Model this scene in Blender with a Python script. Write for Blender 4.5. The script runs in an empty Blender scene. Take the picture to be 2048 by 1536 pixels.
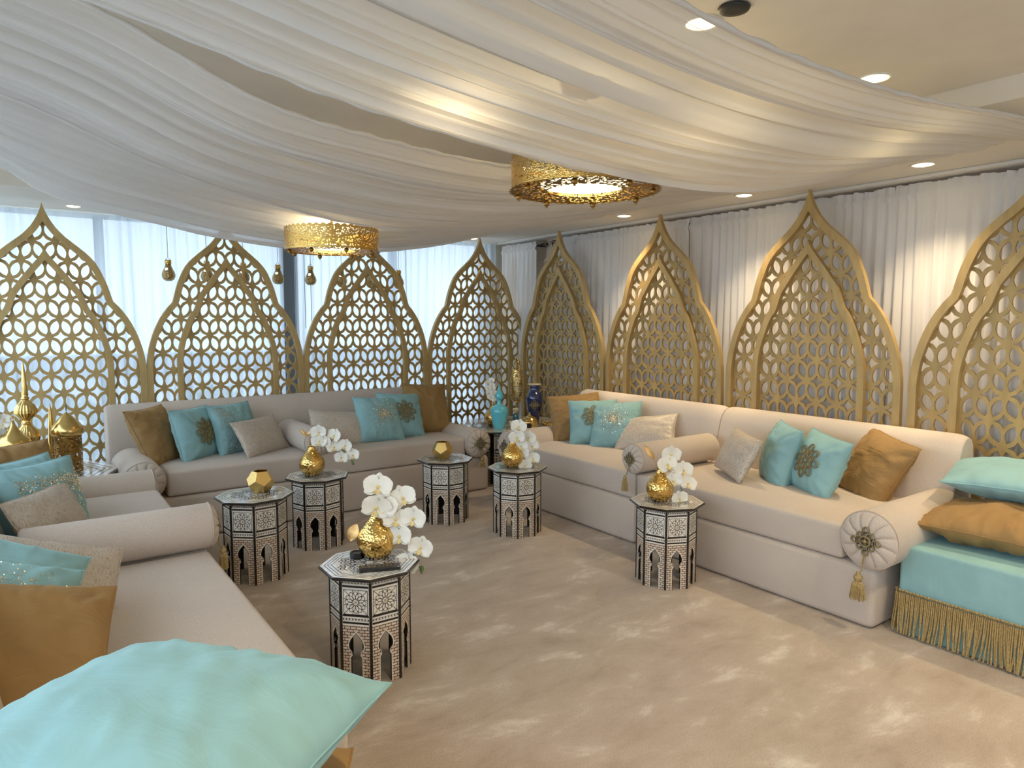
import bpy, bmesh, math, random
from math import sin, cos, pi, radians as R
from mathutils import Vector as V, Matrix, noise
from mathutils.geometry import delaunay_2d_cdt

SC = bpy.context.scene
COL = SC.collection

# ------------------------------------------------------------------ camera
cam = bpy.data.cameras.new('camera')
cam.sensor_width = 36.0
cam.lens = 36.0 * 1390.0 / 2048.0
cam.clip_start = 0.02
cam_o = bpy.data.objects.new('camera', cam)
cam_o.location = (0, 0, 1.5)
cam_o.rotation_euler = (R(90) - math.atan(128 / 1390.0), 0, R(-35.4))
COL.objects.link(cam_o)
SC.camera = cam_o

# ------------------------------------------------------------------ world, exposure
w = bpy.data.worlds.new('world')
SC.world = w
w.use_nodes = True
bg = w.node_tree.nodes['Background']
bg.inputs[0].default_value = (0.70, 0.85, 1.0, 1)
bg.inputs[1].default_value = 1.35
SC.view_settings.view_transform = 'Standard'
SC.view_settings.look = 'None'
SC.view_settings.exposure = 1.65
SC.view_settings.gamma = 1.0
SC.view_settings.use_curve_mapping = False
SC.cycles.max_bounces = 8
SC.cycles.diffuse_bounces = 5
SC.cycles.glossy_bounces = 4
SC.cycles.transparent_max_bounces = 8
SC.cycles.caustics_reflective = False
SC.cycles.caustics_refractive = False

WARM = (1.0, 0.78, 0.48)
DOWNLIGHT_W = 26.0
LAMP_W = 2.4


def lamp(name, kind, loc, energy, color, parent=None, **kw):
    l = bpy.data.lights.new(name, kind)
    l.energy = energy
    l.color = color
    for k, v in kw.items():
        setattr(l, k, v)
    o = bpy.data.objects.new(name, l)
    o.location = loc
    COL.objects.link(o)
    if parent:
        o.parent = parent
    return o


# ------------------------------------------------------------------ helpers
def tag(o, label=None, cat=None, group=None, kind=None):
    if label: o['label'] = label
    if cat: o['category'] = cat
    if group: o['group'] = group
    if kind: o['kind'] = kind
    return o


def empty(name, loc=(0, 0, 0), rz=0.0, label=None, cat=None, group=None):
    o = bpy.data.objects.new(name, None)
    o.empty_display_size = 0.1
    o.location = loc
    o.rotation_euler = (0, 0, rz)
    COL.objects.link(o)
    return tag(o, label, cat, group)


def add(name, me, parent=None, loc=None, rot=None, mat=None):
    o = bpy.data.objects.new(name, me)
    if loc is not None: o.location = loc
    if rot is not None: o.rotation_euler = rot
    COL.objects.link(o)
    if parent: o.parent = parent
    return o


def mesh(name, verts, faces, mats, smooth=False, fm=None, uvs=None):
    me = bpy.data.meshes.new(name)
    me.from_pydata([tuple(v) for v in verts], [], faces)
    for m in (mats if isinstance(mats, (list, tuple)) else [mats]):
        me.materials.append(m)
    if fm: me.polygons.foreach_set('material_index', fm)
    if smooth: me.polygons.foreach_set('use_smooth', [True] * len(me.polygons))
    if uvs:
        ul = me.uv_layers.new(name='UVMap')
        for li, l in enumerate(me.loops):
            ul.data[li].uv = uvs[l.vertex_index]
    me.update()
    return me


def bm_mesh(name, bm, mats, smooth=False):
    me = bpy.data.meshes.new(name)
    bmesh.ops.recalc_face_normals(bm, faces=bm.faces)
    bm.to_mesh(me)
    bm.free()
    for m in (mats if isinstance(mats, (list, tuple)) else [mats]):
        me.materials.append(m)
    if smooth: me.polygons.foreach_set('use_smooth', [True] * len(me.polygons))
    return me


def bm_box(bm, x0, x1, y0, y1, z0, z1, mi=0):
    vs = [bm.verts.new(p) for p in ((x0, y0, z0), (x1, y0, z0), (x1, y1, z0), (x0, y1, z0), (x0, y0, z1), (x1, y0, z1), (x1, y1, z1), (x0, y1, z1))]
    fs = []
    for q in ((0, 3, 2, 1), (4, 5, 6, 7), (0, 1, 5, 4), (1, 2, 6, 5), (2, 3, 7, 6), (3, 0, 4, 7)):
        f = bm.faces.new([vs[i] for i in q]); f.material_index = mi; fs.append(f)
    return vs, fs


def box_mesh(name, x0, x1, y0, y1, z0, z1, mat, bevel=0.0, seg=3, smooth=False):
    bm = bmesh.new()
    bm_box(bm, x0, x1, y0, y1, z0, z1)
    if bevel:
        bmesh.ops.bevel(bm, geom=bm.edges[:], offset=bevel, segments=seg, profile=0.5, affect='EDGES')
    return bm_mesh(name, bm, mat, smooth)


def lathe(profile, n=32, cap=False):
    """profile: list of (r, z) -> verts, faces"""
    vs, fs = [], []
    for (r, z) in profile:
        for i in range(n):
            a = 2 * pi * i / n
            vs.append((r * cos(a), r * sin(a), z))
    for j in range(len(profile) - 1):
        for i in range(n):
            k = (i + 1) % n
            fs.append((j * n + i, j * n + k, (j + 1) * n + k, (j + 1) * n + i))
    if cap:
        fs.append(tuple(range(n - 1, -1, -1)))
        b = (len(profile) - 1) * n
        fs.append(tuple(b + i for i in range(n)))
    return vs, fs


def lathe_mesh(name, profile, mat, n=32, cap=True, smooth=True):
    v, f = lathe(profile, n, cap)
    return mesh(name, v, f, mat, smooth)


def tube(pts, r, n=6, closed=False, taper=None):
    """tube along a polyline -> verts, faces"""
    pts = [V(p) for p in pts]
    m = len(pts)
    vs, fs = [], []
    up = V((0, 0, 1))
    prev = None
    for i, p in enumerate(pts):
        a = pts[(i - 1) % m] if (closed or i > 0) else p
        b = pts[(i + 1) % m] if (closed or i < m - 1) else p
        t = (b - a).normalized() if (b - a).length > 1e-9 else V((0, 0, 1))
        if prev is None:
            s = t.cross(up)
            if s.length < 1e-3: s = t.cross(V((1, 0, 0)))
        else:
            s = prev - t * prev.dot(t)
            if s.length < 1e-6: s = t.cross(up)
        s.normalize()
        prev = s
        q = t.cross(s)
        rr = r if taper is None else r * taper(i / (m - 1))
        for k in range(n):
            ang = 2 * pi * k / n
            vs.append(p + s * (rr * cos(ang)) + q * (rr * sin(ang)))
    for i in range(m if closed else m - 1):
        j = (i + 1) % m
        for k in range(n):
            l = (k + 1) % n
            fs.append((i * n + k, i * n + l, j * n + l, j * n + k))
    if not closed:
        fs.append(tuple(range(n - 1, -1, -1)))
        fs.append(tuple((m - 1) * n + k for k in range(n)))
    return vs, fs


class MB:
    """collects pieces of ONE part"""
    def __init__(s): s.v, s.f, s.m = [], [], []
    def add(s, vf, mi=0, M=None):
        b = len(s.v)
        vs, fs = vf
        s.v += [(M @ V(p)) if M is not None else V(p) for p in vs]
        s.f += [tuple(b + i for i in f) for f in fs]
        s.m += [mi] * len(fs)
        return s
    def mesh(s, name, mats, smooth=False): return mesh(name, s.v, s.f, mats, smooth, s.m)


def boxvf(x0, x1, y0, y1, z0, z1):
    return ([(x0, y0, z0), (x1, y0, z0), (x1, y1, z0), (x0, y1, z0), (x0, y0, z1), (x1, y0, z1), (x1, y1, z1), (x0, y1, z1)],
            [(0, 3, 2, 1), (4, 5, 6, 7), (0, 1, 5, 4), (1, 2, 6, 5), (2, 3, 7, 6), (3, 0, 4, 7)])


def sphere_vf(r, c=(0, 0, 0), n=10, m=6, sz=1.0):
    prof = [(max(1e-4, r * sin(pi * j / m)), c[2] - r * sz * cos(pi * j / m)) for j in range(m + 1)]
    v, f = lathe(prof, n, True)
    return [(p[0] + c[0], p[1] + c[1], p[2]) for p in v], f


def cut_board(outer, holes, y0, y1):
    """flat board in the XZ plane with holes, front at y0 and back at y1 -> verts, faces"""
    pts, faces = [], []
    for loop in [outer] + holes:
        ar = sum(p[0] * q[1] - q[0] * p[1] for p, q in zip(loop, loop[1:] + loop[:1]))
        if ar < 0: loop = list(reversed(loop))
        b = len(pts)
        pts += [V((p[0], p[1])) for p in loop]
        faces.append(list(range(b, b + len(loop))))
    ov, oe, of, _, _, ofo = delaunay_2d_cdt(pts, [], faces, 1, 1e-6)
    keep = [f for f, o in zip(of, ofo) if list(o) == [0]]
    n = len(ov)
    vs = [(p[0], y0, p[1]) for p in ov] + [(p[0], y1, p[1]) for p in ov]
    fs, cnt = [], {}
    for f in keep:
        fs.append(tuple(f))
        fs.append(tuple(n + i for i in reversed(f)))
        for i in range(len(f)):
            cnt[(f[i], f[(i + 1) % len(f)])] = 1
    for (a, b) in cnt:
        if (b, a) not in cnt:
            fs.append((b, a, n + a, n + b))
    return vs, fs


def cr(pts, n):
    """Catmull-Rom samples of a control polyline of tuples, n samples spread evenly over it"""
    P = [V(p) for p in pts]
    out = []
    m = len(P) - 1
    for i in range(n):
        t = i / (n - 1) * m
        k = min(int(t), m - 1)
        u = t - k
        p0, p1, p2, p3 = P[max(k - 1, 0)], P[k], P[k + 1], P[min(k + 2, m)]
        out.append(0.5 * ((2 * p1) + (p2 - p0) * u + (2 * p0 - 5 * p1 + 4 * p2 - p3) * u * u + (3 * p1 - p0 - 3 * p2 + p3) * u ** 3))
    return out


# ------------------------------------------------------------------ materials
def mat(name):
    m = bpy.data.materials.new(name)
    m.use_nodes = True
    nt = m.node_tree
    return m, nt, nt.nodes['Principled BSDF'], nt.nodes['Material Output']


def nd(nt, t, **kw):
    n = nt.nodes.new(t)
    for k, v in kw.items():
        if k.startswith('i_'):
            n.inputs[k[2:].replace('_', ' ')].default_value = v
        else:
            setattr(n, k, v)
    return n


def ramp(nt, stops):
    r = nt.nodes.new('ShaderNodeValToRGB')
    e = r.color_ramp.elements
    e[0].position, e[0].color = stops[0][0], (*stops[0][1], 1)
    e[1].position, e[1].color = stops[-1][0], (*stops[-1][1], 1)
    for p, c in stops[1:-1]:
        x = e.new(p); x.color = (*c, 1)
    return r


def coords(nt, scale=(1, 1, 1), kind='Object'):
    tc = nt.nodes.new('ShaderNodeTexCoord')
    mp = nt.nodes.new('ShaderNodeMapping')
    mp.inputs['Scale'].default_value = scale
    nt.links.new(tc.outputs[kind], mp.inputs[0])
    return mp.outputs[0]


def bump(nt, b, src, strength=0.2, dist=0.01):
    n = nt.nodes.new('ShaderNodeBump')
    n.inputs['Strength'].default_value = strength
    n.inputs['Distance'].default_value = dist
    nt.links.new(src, n.inputs['Height'])
    nt.links.new(n.outputs[0], b.inputs['Normal'])


def plain(name, col, rough=0.5, metal=0.0, sheen=0.0, var=0.06, scale=8.0, bmp=0.0, bscale=None, coat=0.0):
    m, nt, b, o = mat(name)
    b.inputs['Roughness'].default_value = rough
    b.inputs['Metallic'].default_value = metal
    b.inputs['Sheen Weight'].default_value = sheen
    b.inputs['Coat Weight'].default_value = coat
    c = coords(nt)
    n = nd(nt, 'ShaderNodeTexNoise'); n.inputs['Scale'].default_value = scale; n.inputs['Detail'].default_value = 4
    nt.links.new(c, n.inputs['Vector'])
    r = ramp(nt, [(0.3, tuple(x * (1 - var) for x in col)), (0.7, tuple(min(1, x * (1 + var)) for x in col))])
    nt.links.new(n.outputs['Fac'], r.inputs[0])
    nt.links.new(r.outputs[0], b.inputs['Base Color'])
    if bmp:
        n2 = nd(nt, 'ShaderNodeTexNoise'); n2.inputs['Scale'].default_value = bscale or scale; n2.inputs['Detail'].default_value = 3
        nt.links.new(c, n2.inputs['Vector'])
        bump(nt, b, n2.outputs['Fac'], bmp, 0.004)
    return m


def sheer(name, col, transp, transl=0.5, fold=None):
    m, nt, b, o = mat(name)
    nt.nodes.remove(b)
    tr = nd(nt, 'ShaderNodeBsdfTransparent')
    tr.inputs[0].default_value = (0.97, 0.98, 1.0, 1)
    df = nd(nt, 'ShaderNodeBsdfDiffuse'); df.inputs[0].default_value = (*col, 1)
    tl = nd(nt, 'ShaderNodeBsdfTranslucent'); tl.inputs[0].default_value = (*col, 1)
    m1 = nd(nt, 'ShaderNodeMixShader'); m1.inputs[0].default_value = transl
    m2 = nd(nt, 'ShaderNodeMixShader')
    # seen at a grazing angle there is more thread in the way
    lw = nd(nt, 'ShaderNodeLayerWeight'); lw.inputs[0].default_value = 0.35
    mr = nd(nt, 'ShaderNodeMapRange')
    mr.inputs['To Min'].default_value = 1 - transp
    mr.inputs['To Max'].default_value = 1.0
    nt.links.new(lw.outputs['Facing'], mr.inputs[0])
    nt.links.new(mr.outputs[0], m2.inputs[0])
    nt.links.new(df.outputs[0], m1.inputs[1]); nt.links.new(tl.outputs[0], m1.inputs[2])
    nt.links.new(tr.outputs[0], m2.inputs[1]); nt.links.new(m1.outputs[0], m2.inputs[2])
    nt.links.new(m2.outputs[0], o.inputs[0])
    return m


def emit(name, col, s):
    m, nt, b, o = mat(name)
    b.inputs['Base Color'].default_value = (*col, 1)
    b.inputs['Emission Color'].default_value = (*col, 1)
    b.inputs['Emission Strength'].default_value = s
    return m


def linen(name, col):
    m, nt, b, o = mat(name)
    b.inputs['Roughness'].default_value = 0.95
    b.inputs['Sheen Weight'].default_value = 0.15
    c = coords(nt)
    n = nd(nt, 'ShaderNodeTexNoise'); n.inputs['Scale'].default_value = 260; n.inputs['Detail'].default_value = 2
    nt.links.new(c, n.inputs['Vector'])
    n2 = nd(nt, 'ShaderNodeTexNoise'); n2.inputs['Scale'].default_value = 3
    nt.links.new(c, n2.inputs['Vector'])
    ad = nd(nt, 'ShaderNodeMath', operation='ADD'); nt.links.new(n.outputs['Fac'], ad.inputs[0])
    ml = nd(nt, 'ShaderNodeMath', operation='MULTIPLY'); nt.links.new(n2.outputs['Fac'], ml.inputs[0]); ml.inputs[1].default_value = 0.35
    nt.links.new(ml.outputs[0], ad.inputs[1])
    r = ramp(nt, [(0.45, tuple(x * 0.86 for x in col)), (0.9, tuple(min(1, x * 1.10) for x in col))])
    nt.links.new(ad.outputs[0], r.inputs[0]); nt.links.new(r.outputs[0], b.inputs['Base Color'])
    bump(nt, b, n.outputs['Fac'], 0.25, 0.002)
    return m


def velvet(name, col, crease=.45):
    m, nt, b, o = mat(name)
    b.inputs['Roughness'].default_value = 0.75
    b.inputs['Sheen Weight'].default_value = 0.45
    b.inputs['Sheen Roughness'].default_value = 0.4
    b.inputs['Sheen Tint'].default_value = (*[min(1, x * 1.3 + .1) for x in col], 1)
    c = coords(nt)
    n = nd(nt, 'ShaderNodeTexNoise'); n.inputs['Scale'].default_value = 9; n.inputs['Detail'].default_value = 5; n.inputs['Distortion'].default_value = 0.6
    nt.links.new(c, n.inputs['Vector'])
    r = ramp(nt, [(0.3, tuple(x * 0.93 for x in col)), (0.7, tuple(min(1, x * 1.06) for x in col))])
    nt.links.new(n.outputs['Fac'], r.inputs[0]); nt.links.new(r.outputs[0], b.inputs['Base Color'])
    c2 = coords(nt, (5, 12, 5))
    n2 = nd(nt, 'ShaderNodeTexNoise'); n2.inputs['Scale'].default_value = 0.9; n2.inputs['Detail'].default_value = 3; n2.inputs['Distortion'].default_value = 1.4
    nt.links.new(c2, n2.inputs['Vector'])
    bump(nt, b, n2.outputs['Fac'], crease, 0.03)
    return m


def shimmer(name):
    m, nt, b, o = mat(name)
    c = coords(nt, (20, 330, 20))
    n = nd(nt, 'ShaderNodeTexNoise'); n.inputs['Scale'].default_value = 2.2; n.inputs['Detail'].default_value = 6; n.inputs['Roughness'].default_value = 0.75
    nt.links.new(c, n.inputs['Vector'])
    c2 = coords(nt, (330, 26, 26))
    n2 = nd(nt, 'ShaderNodeTexNoise'); n2.inputs['Scale'].default_value = 2.0; n2.inputs['Detail'].default_value = 4
    nt.links.new(c2, n2.inputs['Vector'])
    ad = nd(nt, 'ShaderNodeMath', operation='ADD')
    nt.links.new(n.outputs['Fac'], ad.inputs[0]); nt.links.new(n2.outputs['Fac'], ad.inputs[1])
    r = ramp(nt, [(0.85, (0.24, 0.195, 0.16)), (1.02, (0.38, 0.32, 0.265)), (1.2, (0.66, 0.58, 0.48))])
    hv = nd(nt, 'ShaderNodeMath', operation='MULTIPLY'); hv.inputs[1].default_value = 1.0
    r.color_ramp.elements[0].position = 0.40; r.color_ramp.elements[1].position = 0.52; r.color_ramp.elements[2].position = 0.66
    hv.inputs[1].default_value = 0.5
    nt.links.new(ad.outputs[0], hv.inputs[0]); nt.links.new(hv.outputs[0], r.inputs[0])
    nt.links.new(r.outputs[0], b.inputs['Base Color'])
    r2 = ramp(nt, [(0.54, (0, 0, 0)), (0.66, (0.55, 0.55, 0.55))])
    nt.links.new(hv.outputs[0], r2.inputs[0]); nt.links.new(r2.outputs[0], b.inputs['Metallic'])
    b.inputs['Roughness'].default_value = 0.42
    bump(nt, b, hv.outputs[0], 0.3, 0.002)
    return m


def hammered(name, col, rough, scale, strength):
    m, nt, b, o = mat(name)
    b.inputs['Metallic'].default_value = 1.0
    b.inputs['Roughness'].default_value = rough
    b.inputs['Base Color'].default_value = (*col, 1)
    c = coords(nt)
    v = nd(nt, 'ShaderNodeTexVoronoi'); v.inputs['Scale'].default_value = scale
    nt.links.new(c, v.inputs['Vector'])
    bump(nt, b, v.outputs['Distance'], strength, 0.004)
    return m


def gold_paint(name, col):
    m, nt, b, o = mat(name)
    b.inputs['Metallic'].default_value = 0.25
    b.inputs['Roughness'].default_value = 0.48
    c = coords(nt, (6, 6, 1.5))
    n = nd(nt, 'ShaderNodeTexNoise'); n.inputs['Scale'].default_value = 3; n.inputs['Detail'].default_value = 6
    nt.links.new(c, n.inputs['Vector'])
    r = ramp(nt, [(0.3, tuple(x * 0.82 for x in col)), (0.7, tuple(min(1, x * 1.12) for x in col))])
    nt.links.new(n.outputs['Fac'], r.inputs[0]); nt.links.new(r.outputs[0], b.inputs['Base Color'])
    return m


def carpet_mat():
    m, nt, b, o = mat('carpet')
    b.inputs['Roughness'].default_value = 1.0
    b.inputs['Sheen Weight'].default_value = 0.2
    c = coords(nt)
    c2 = coords(nt, (0.8, 1.6, 1))
    n = nd(nt, 'ShaderNodeTexNoise'); n.inputs['Scale'].default_value = 3.4; n.inputs['Detail'].default_value = 10; n.inputs['Roughness'].default_value = 0.66; n.inputs['Distortion'].default_value = 0.35
    nt.links.new(c2, n.inputs['Vector'])
    r = ramp(nt, [(0.28, (0.43, 0.33, 0.24)), (0.46, (0.55, 0.44, 0.34)), (0.56, (0.60, 0.49, 0.39)), (0.68, (0.82, 0.73, 0.63))])
    nt.links.new(n.outputs['Fac'], r.inputs[0])
    f = nd(nt, 'ShaderNodeTexNoise'); f.inputs['Scale'].default_value = 170; f.inputs['Detail'].default_value = 3
    nt.links.new(c, f.inputs['Vector'])
    rf = ramp(nt, [(0.3, (0.80, 0.80, 0.80)), (0.7, (1, 1, 1))])
    nt.links.new(f.outputs['Fac'], rf.inputs[0])
    mx = nd(nt, 'ShaderNodeMix', data_type='RGBA', blend_type='MULTIPLY'); mx.inputs[0].default_value = 1
    nt.links.new(r.outputs[0], mx.inputs[6]); nt.links.new(rf.outputs[0], mx.inputs[7])
    nt.links.new(mx.outputs[2], b.inputs['Base Color'])
    ad = nd(nt, 'ShaderNodeMath', operation='ADD')
    nt.links.new(f.outputs['Fac'], ad.inputs[0]); nt.links.new(n.outputs['Fac'], ad.inputs[1])
    bump(nt, b, ad.outputs[0], 0.6, 0.012)
    return m


def brick_mat():
    """bone and wood marquetry bricks with dark string lines (flat inlay)"""
    m, nt, b, o = mat('marquetry_brick')
    b.inputs['Roughness'].default_value = 0.3
    b.inputs['Coat Weight'].default_value = 0.3
    c = coords(nt, (1, 1, 1), 'UV')
    t = nd(nt, 'ShaderNodeTexBrick')
    t.inputs['Color1'].default_value = (0.66, 0.50, 0.38, 1)
    t.inputs['Color2'].default_value = (0.80, 0.68, 0.55, 1)
    t.inputs['Mortar'].default_value = (0.03, 0.022, 0.018, 1)
    t.inputs['Scale'].default_value = 1.0
    t.inputs['Mortar Size'].default_value = 0.0016
    t.inputs['Mortar Smooth'].default_value = 0.1
    t.inputs['Brick Width'].default_value = 0.025
    t.inputs['Row Height'].default_value = 0.0125
    nt.links.new(c, t.inputs['Vector'])
    nt.links.new(t.outputs['Color'], b.inputs['Base Color'])
    return m


M = {}
M['carpet'] = carpet_mat()
M['ceiling'] = plain('ceiling_paint', (0.80, 0.75, 0.66), 0.9, var=0.02)
M['wall'] = plain('wall_paint', (0.62, 0.51, 0.39), 0.8, var=0.03)
M['wallwhite'] = plain('white_paint', (0.78, 0.76, 0.72), 0.8, var=0.02)
M['frame'] = plain('window_frame_metal', (0.20, 0.23, 0.27), 0.5, var=0.03)
M['sheer_back'] = sheer('sheer_window_voile', (0.62, 0.68, 0.75), 0.14, 0.62)
M['sheer_right'] = sheer('sheer_white_voile', (0.96, 0.94, 0.93), 0.12, 0.14)
M['drape'] = sheer('sheer_ceiling_voile', (0.90, 0.88, 0.86), 0.20, 0.50)
M['hem'] = sheer('gathered_hem_voile', (0.84, 0.82, 0.80), 0.05, 0.25)
M['linen'] = linen('beige_linen', (0.59, 0.505, 0.43))
M['piping'] = plain('piping_cord', (0.52, 0.42, 0.34), 0.9)
M['turq'] = velvet('turquoise_velvet', (0.255, 0.455, 0.475), .14)
M['mustard'] = velvet('mustard_velvet', (0.315, 0.185, 0.064))
M['shimmer'] = shimmer('shimmer_weave')
M['gold_screen'] = gold_paint('gold_painted_board', (0.49, 0.335, 0.13))
M['gold_frame'] = gold_paint('gold_painted_frame', (0.52, 0.36, 0.145))
M['gold'] = hammered('hammered_gold', (0.80, 0.53, 0.17), 0.16, 95, 0.5)
M['brass'] = hammered('polished_brass', (0.72, 0.50, 0.18), 0.22, 30, 0.05)
M['goldfacet'] = hammered('stamped_gold', (0.78, 0.55, 0.20), 0.24, 220, 0.35)
M['bronze'] = hammered('pierced_bronze', (0.33, 0.19, 0.055), 0.36, 120, 0.25)
M['mosaic'] = hammered('mosaic_glass', (0.42, 0.30, 0.14), 0.18, 110, 0.9)
M['braid'] = plain('olive_gold_braid', (0.27, 0.215, 0.11), 0.55, 0.35, var=0.25, scale=90)
M['fringe'] = plain('gold_bullion_fringe', (0.42, 0.30, 0.125), 0.6, 0.25, var=0.3, scale=120)
M['sequin'] = hammered('sequin', (0.80, 0.72, 0.52), 0.25, 60, 0.1)
M['embroidery'] = plain('gold_embroidery', (0.30, 0.235, 0.10), 0.5, 0.5, var=0.25, scale=80)
M['black'] = plain('black_lacquer', (0.012, 0.011, 0.012), 0.25, coat=0.3)
M['bone'] = plain('bone_inlay', (0.82, 0.77, 0.68), 0.28, var=0.08, scale=30, coat=0.3)
M['bonetop'] = plain('bone_inlay_top', (0.84, 0.80, 0.72), 0.14, var=0.15, scale=40, coat=0.6)
M['tan'] = plain('tan_inlay', (0.50, 0.36, 0.20), 0.35)
M['brick'] = brick_mat()
M['petal'] = plain('orchid_petal', (0.88, 0.85, 0.76), 0.55, var=0.05, scale=30)
M['lip'] = plain('orchid_lip', (0.80, 0.62, 0.25), 0.5, var=0.2, scale=60)
M['stem'] = plain('green_stem', (0.10, 0.17, 0.06), 0.6)
M['leaf'] = plain('green_bud', (0.13, 0.24, 0.08), 0.5)
M['goldleaf'] = hammered('dried_gold_leaf', (0.70, 0.44, 0.18), 0.4, 60, 0.2)
M['turqglass'] = plain('turquoise_glass', (0.13, 0.55, 0.66), 0.12, var=0.08, coat=0.6)
M['navy'] = plain('navy_glaze', (0.02, 0.03, 0.10), 0.12, var=0.5, scale=14, coat=0.7)
M['teal'] = plain('teal_glaze', (0.02, 0.13, 0.17), 0.2, coat=0.4)
M['cream'] = plain('cream_petal', (0.80, 0.70, 0.46), 0.6)
M['iron'] = plain('black_iron', (0.02, 0.02, 0.02), 0.5)
M['glow'] = emit('lamp_glow', (1.0, 0.84, 0.46), 1.3)
M['glowdown'] = emit('downlight_glow', (1.0, 0.80, 0.38), 6.5)
M['bulb'] = emit('bulb_glow', (1.0, 0.85, 0.62), 4.0)
M['ground'] = plain('terrace_stone', (0.55, 0.56, 0.55), 0.9)
M['parapet'] = plain('parapet', (0.16, 0.18, 0.20), 0.9)
M['bush'] = plain('shrub_leaf', (0.10, 0.25, 0.08), 0.8, var=0.4, scale=20)
M['button'] = plain('grey_rubber', (0.09, 0.09, 0.10), 0.6)
M['red'] = plain('red_rubber', (0.55, 0.03, 0.03), 0.5)
M['glass'] = None
m_, nt_, b_, o_ = mat('window_glass')
nt_.nodes.remove(b_)
t_ = nd(nt_, 'ShaderNodeBsdfTransparent'); g_ = nd(nt_, 'ShaderNodeBsdfGlossy'); g_.inputs['Roughness'].default_value = 0.02
x_ = nd(nt_, 'ShaderNodeMixShader'); x_.inputs[0].default_value = 0.06
nt_.links.new(t_.outputs[0], x_.inputs[1]); nt_.links.new(g_.outputs[0], x_.inputs[2]); nt_.links.new(x_.outputs[0], o_.inputs[0])
M['glass'] = m_

# ------------------------------------------------------------------ room shell
ZS, ZT = 2.385, 2.48          # soffit and tray ceiling heights
XL, XR, YB, YF = -1.0, 4.95, 7.0, -2.6


def struct(name, me, parent=None, loc=None):
    o = add(name, me, parent, loc)
    if parent is None: o['kind'] = 'structure'
    return o


struct('floor', box_mesh('floor', XL - .2, XR + .2, YF - .2, YB + .2, -0.1, 0.0, M['carpet']))
# ceiling: tray in the middle, soffit around it
TX0, TX1, TY0, TY1 = -0.95, 3.32, -1.6, 5.75
mb = MB()
mb.add(boxvf(XL - .2, XR + .2, YF - .2, YB + .2, ZT, ZT + .1))
mb.add(boxvf(TX1, XR + .2, YF - .2, YB + .2, ZS, ZT))
mb.add(boxvf(XL - .2, TX1, TY1, YB + .2, ZS, ZT))
mb.add(boxvf(XL - .2, TX1, YF - .2, TY0, ZS, ZT))
struct('ceiling', mb.mesh('ceiling', M['ceiling']))
# right wall, with panel mouldings and the pilaster
struct('wall_right', box_mesh('wall_right', XR - .15, XR + .2, YF - .2, YB + .2, 0, ZS, M['wall']))
for i, (z0, z1) in enumerate(((0.02, 0.14), (0.98, 1.03), (1.60, 1.64), (2.10, 2.16))):
    struct('trim_%d' % (i + 1), box_mesh('trim', XR - .175, XR - .15, YF, YB - .1, z0, z1, M['wall'], 0.006, 2))
mb = MB()
mb.add(boxvf(4.70, XR - .15, 5.74, 5.97, 0, ZS)).add(boxvf(4.685, XR - .15, 5.72, 5.99, 2.12, 2.16)).add(boxvf(4.685, XR - .15, 5.72, 5.99, 1.52, 1.56)).add(boxvf(4.685, XR - .15, 5.72, 5.99, 1.06, 1.10))
struct('trim_5', mb.mesh('pilaster', M['wall']))
# cornice along the right wall
struct('trim_6', box_mesh('cornice', XR - .40, XR - .15, YF, YB - .3, ZS - .022, ZS, M['wallwhite'], 0.006, 2))


def window_wall(name, axis, pos, a0, a1, z0, z1, posts, wall0, wall1, idx):
    """wall with an opening; frame, mullions and glass"""
    mb = MB()
    def bx(u0, u1, za, zb, d=0.2, off=0.0):
        return boxvf(u0, u1, pos + off, pos + off + d, za, zb) if axis == 'y' else boxvf(pos + off, pos + off + d, u0, u1, za, zb)
    if z0 > 0: mb.add(bx(wall0, wall1, 0, z0))
    if z1 < ZS: mb.add(bx(wall0, wall1, z1, ZS + .1))
    mb.add(bx(wall0, a0, z0, z1)); mb.add(bx(a1, wall1, z0, z1))
    struct(name, mb.mesh(name, M['wallwhite']))
    win = empty('window_%d' % idx); win['kind'] = 'structure'
    ps = [a0] + posts + [a1]
    for (p, wd) in [(a0 + .03, .06)] + [(q, .07) for q in posts] + [(a1 - .03, .06)]:
        add('mullion', MB().add(bx(p - wd / 2, p + wd / 2, z0, z1, .08, .06)).mesh('mullion', M['frame']), win)
    for zz in (z0 + .03, 1.02, z1 - .03):
        add('transom', MB().add(bx(a0, a1, zz - .03, zz + .03, .06, .07)).mesh('transom', M['frame']), win)
    for u0, u1 in zip(ps[:-1], ps[1:]):
        add('pane', MB().add(bx(u0, u1, z0, z1, .006, .1)).mesh('pane', M['glass']), win)


window_wall('wall_back', 'y', YB - .05, -0.95, 4.55, 0.08, 2.62, [0.62, 2.21, 3.4], XL - .2, XR + .2, 1)
window_wall('wall_left', 'x', XL - .2, -2.2, 6.6, 0.45, 2.36, [0.0, 2.2, 4.4], YF - .2, YB + .2, 2)
window_wall('wall_rear', 'y', YF - .2, 1.6, 4.2, 0.9, 2.2, [2.9], XL - .2, XR + .2, 3)  # unseen rear window, added for fill light from the camera side
# concrete column just inside the back glazing
struct('trim_7', box_mesh('column', 2.13, 2.28, YB - .17, YB - .05, 0, ZS, M['frame'], 0.01, 2))

# outside, seen in glimpses through the voile
struct('ground', box_mesh('ground', -30, 30, -30, 40, -0.35, -0.15, M['ground']))


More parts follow.
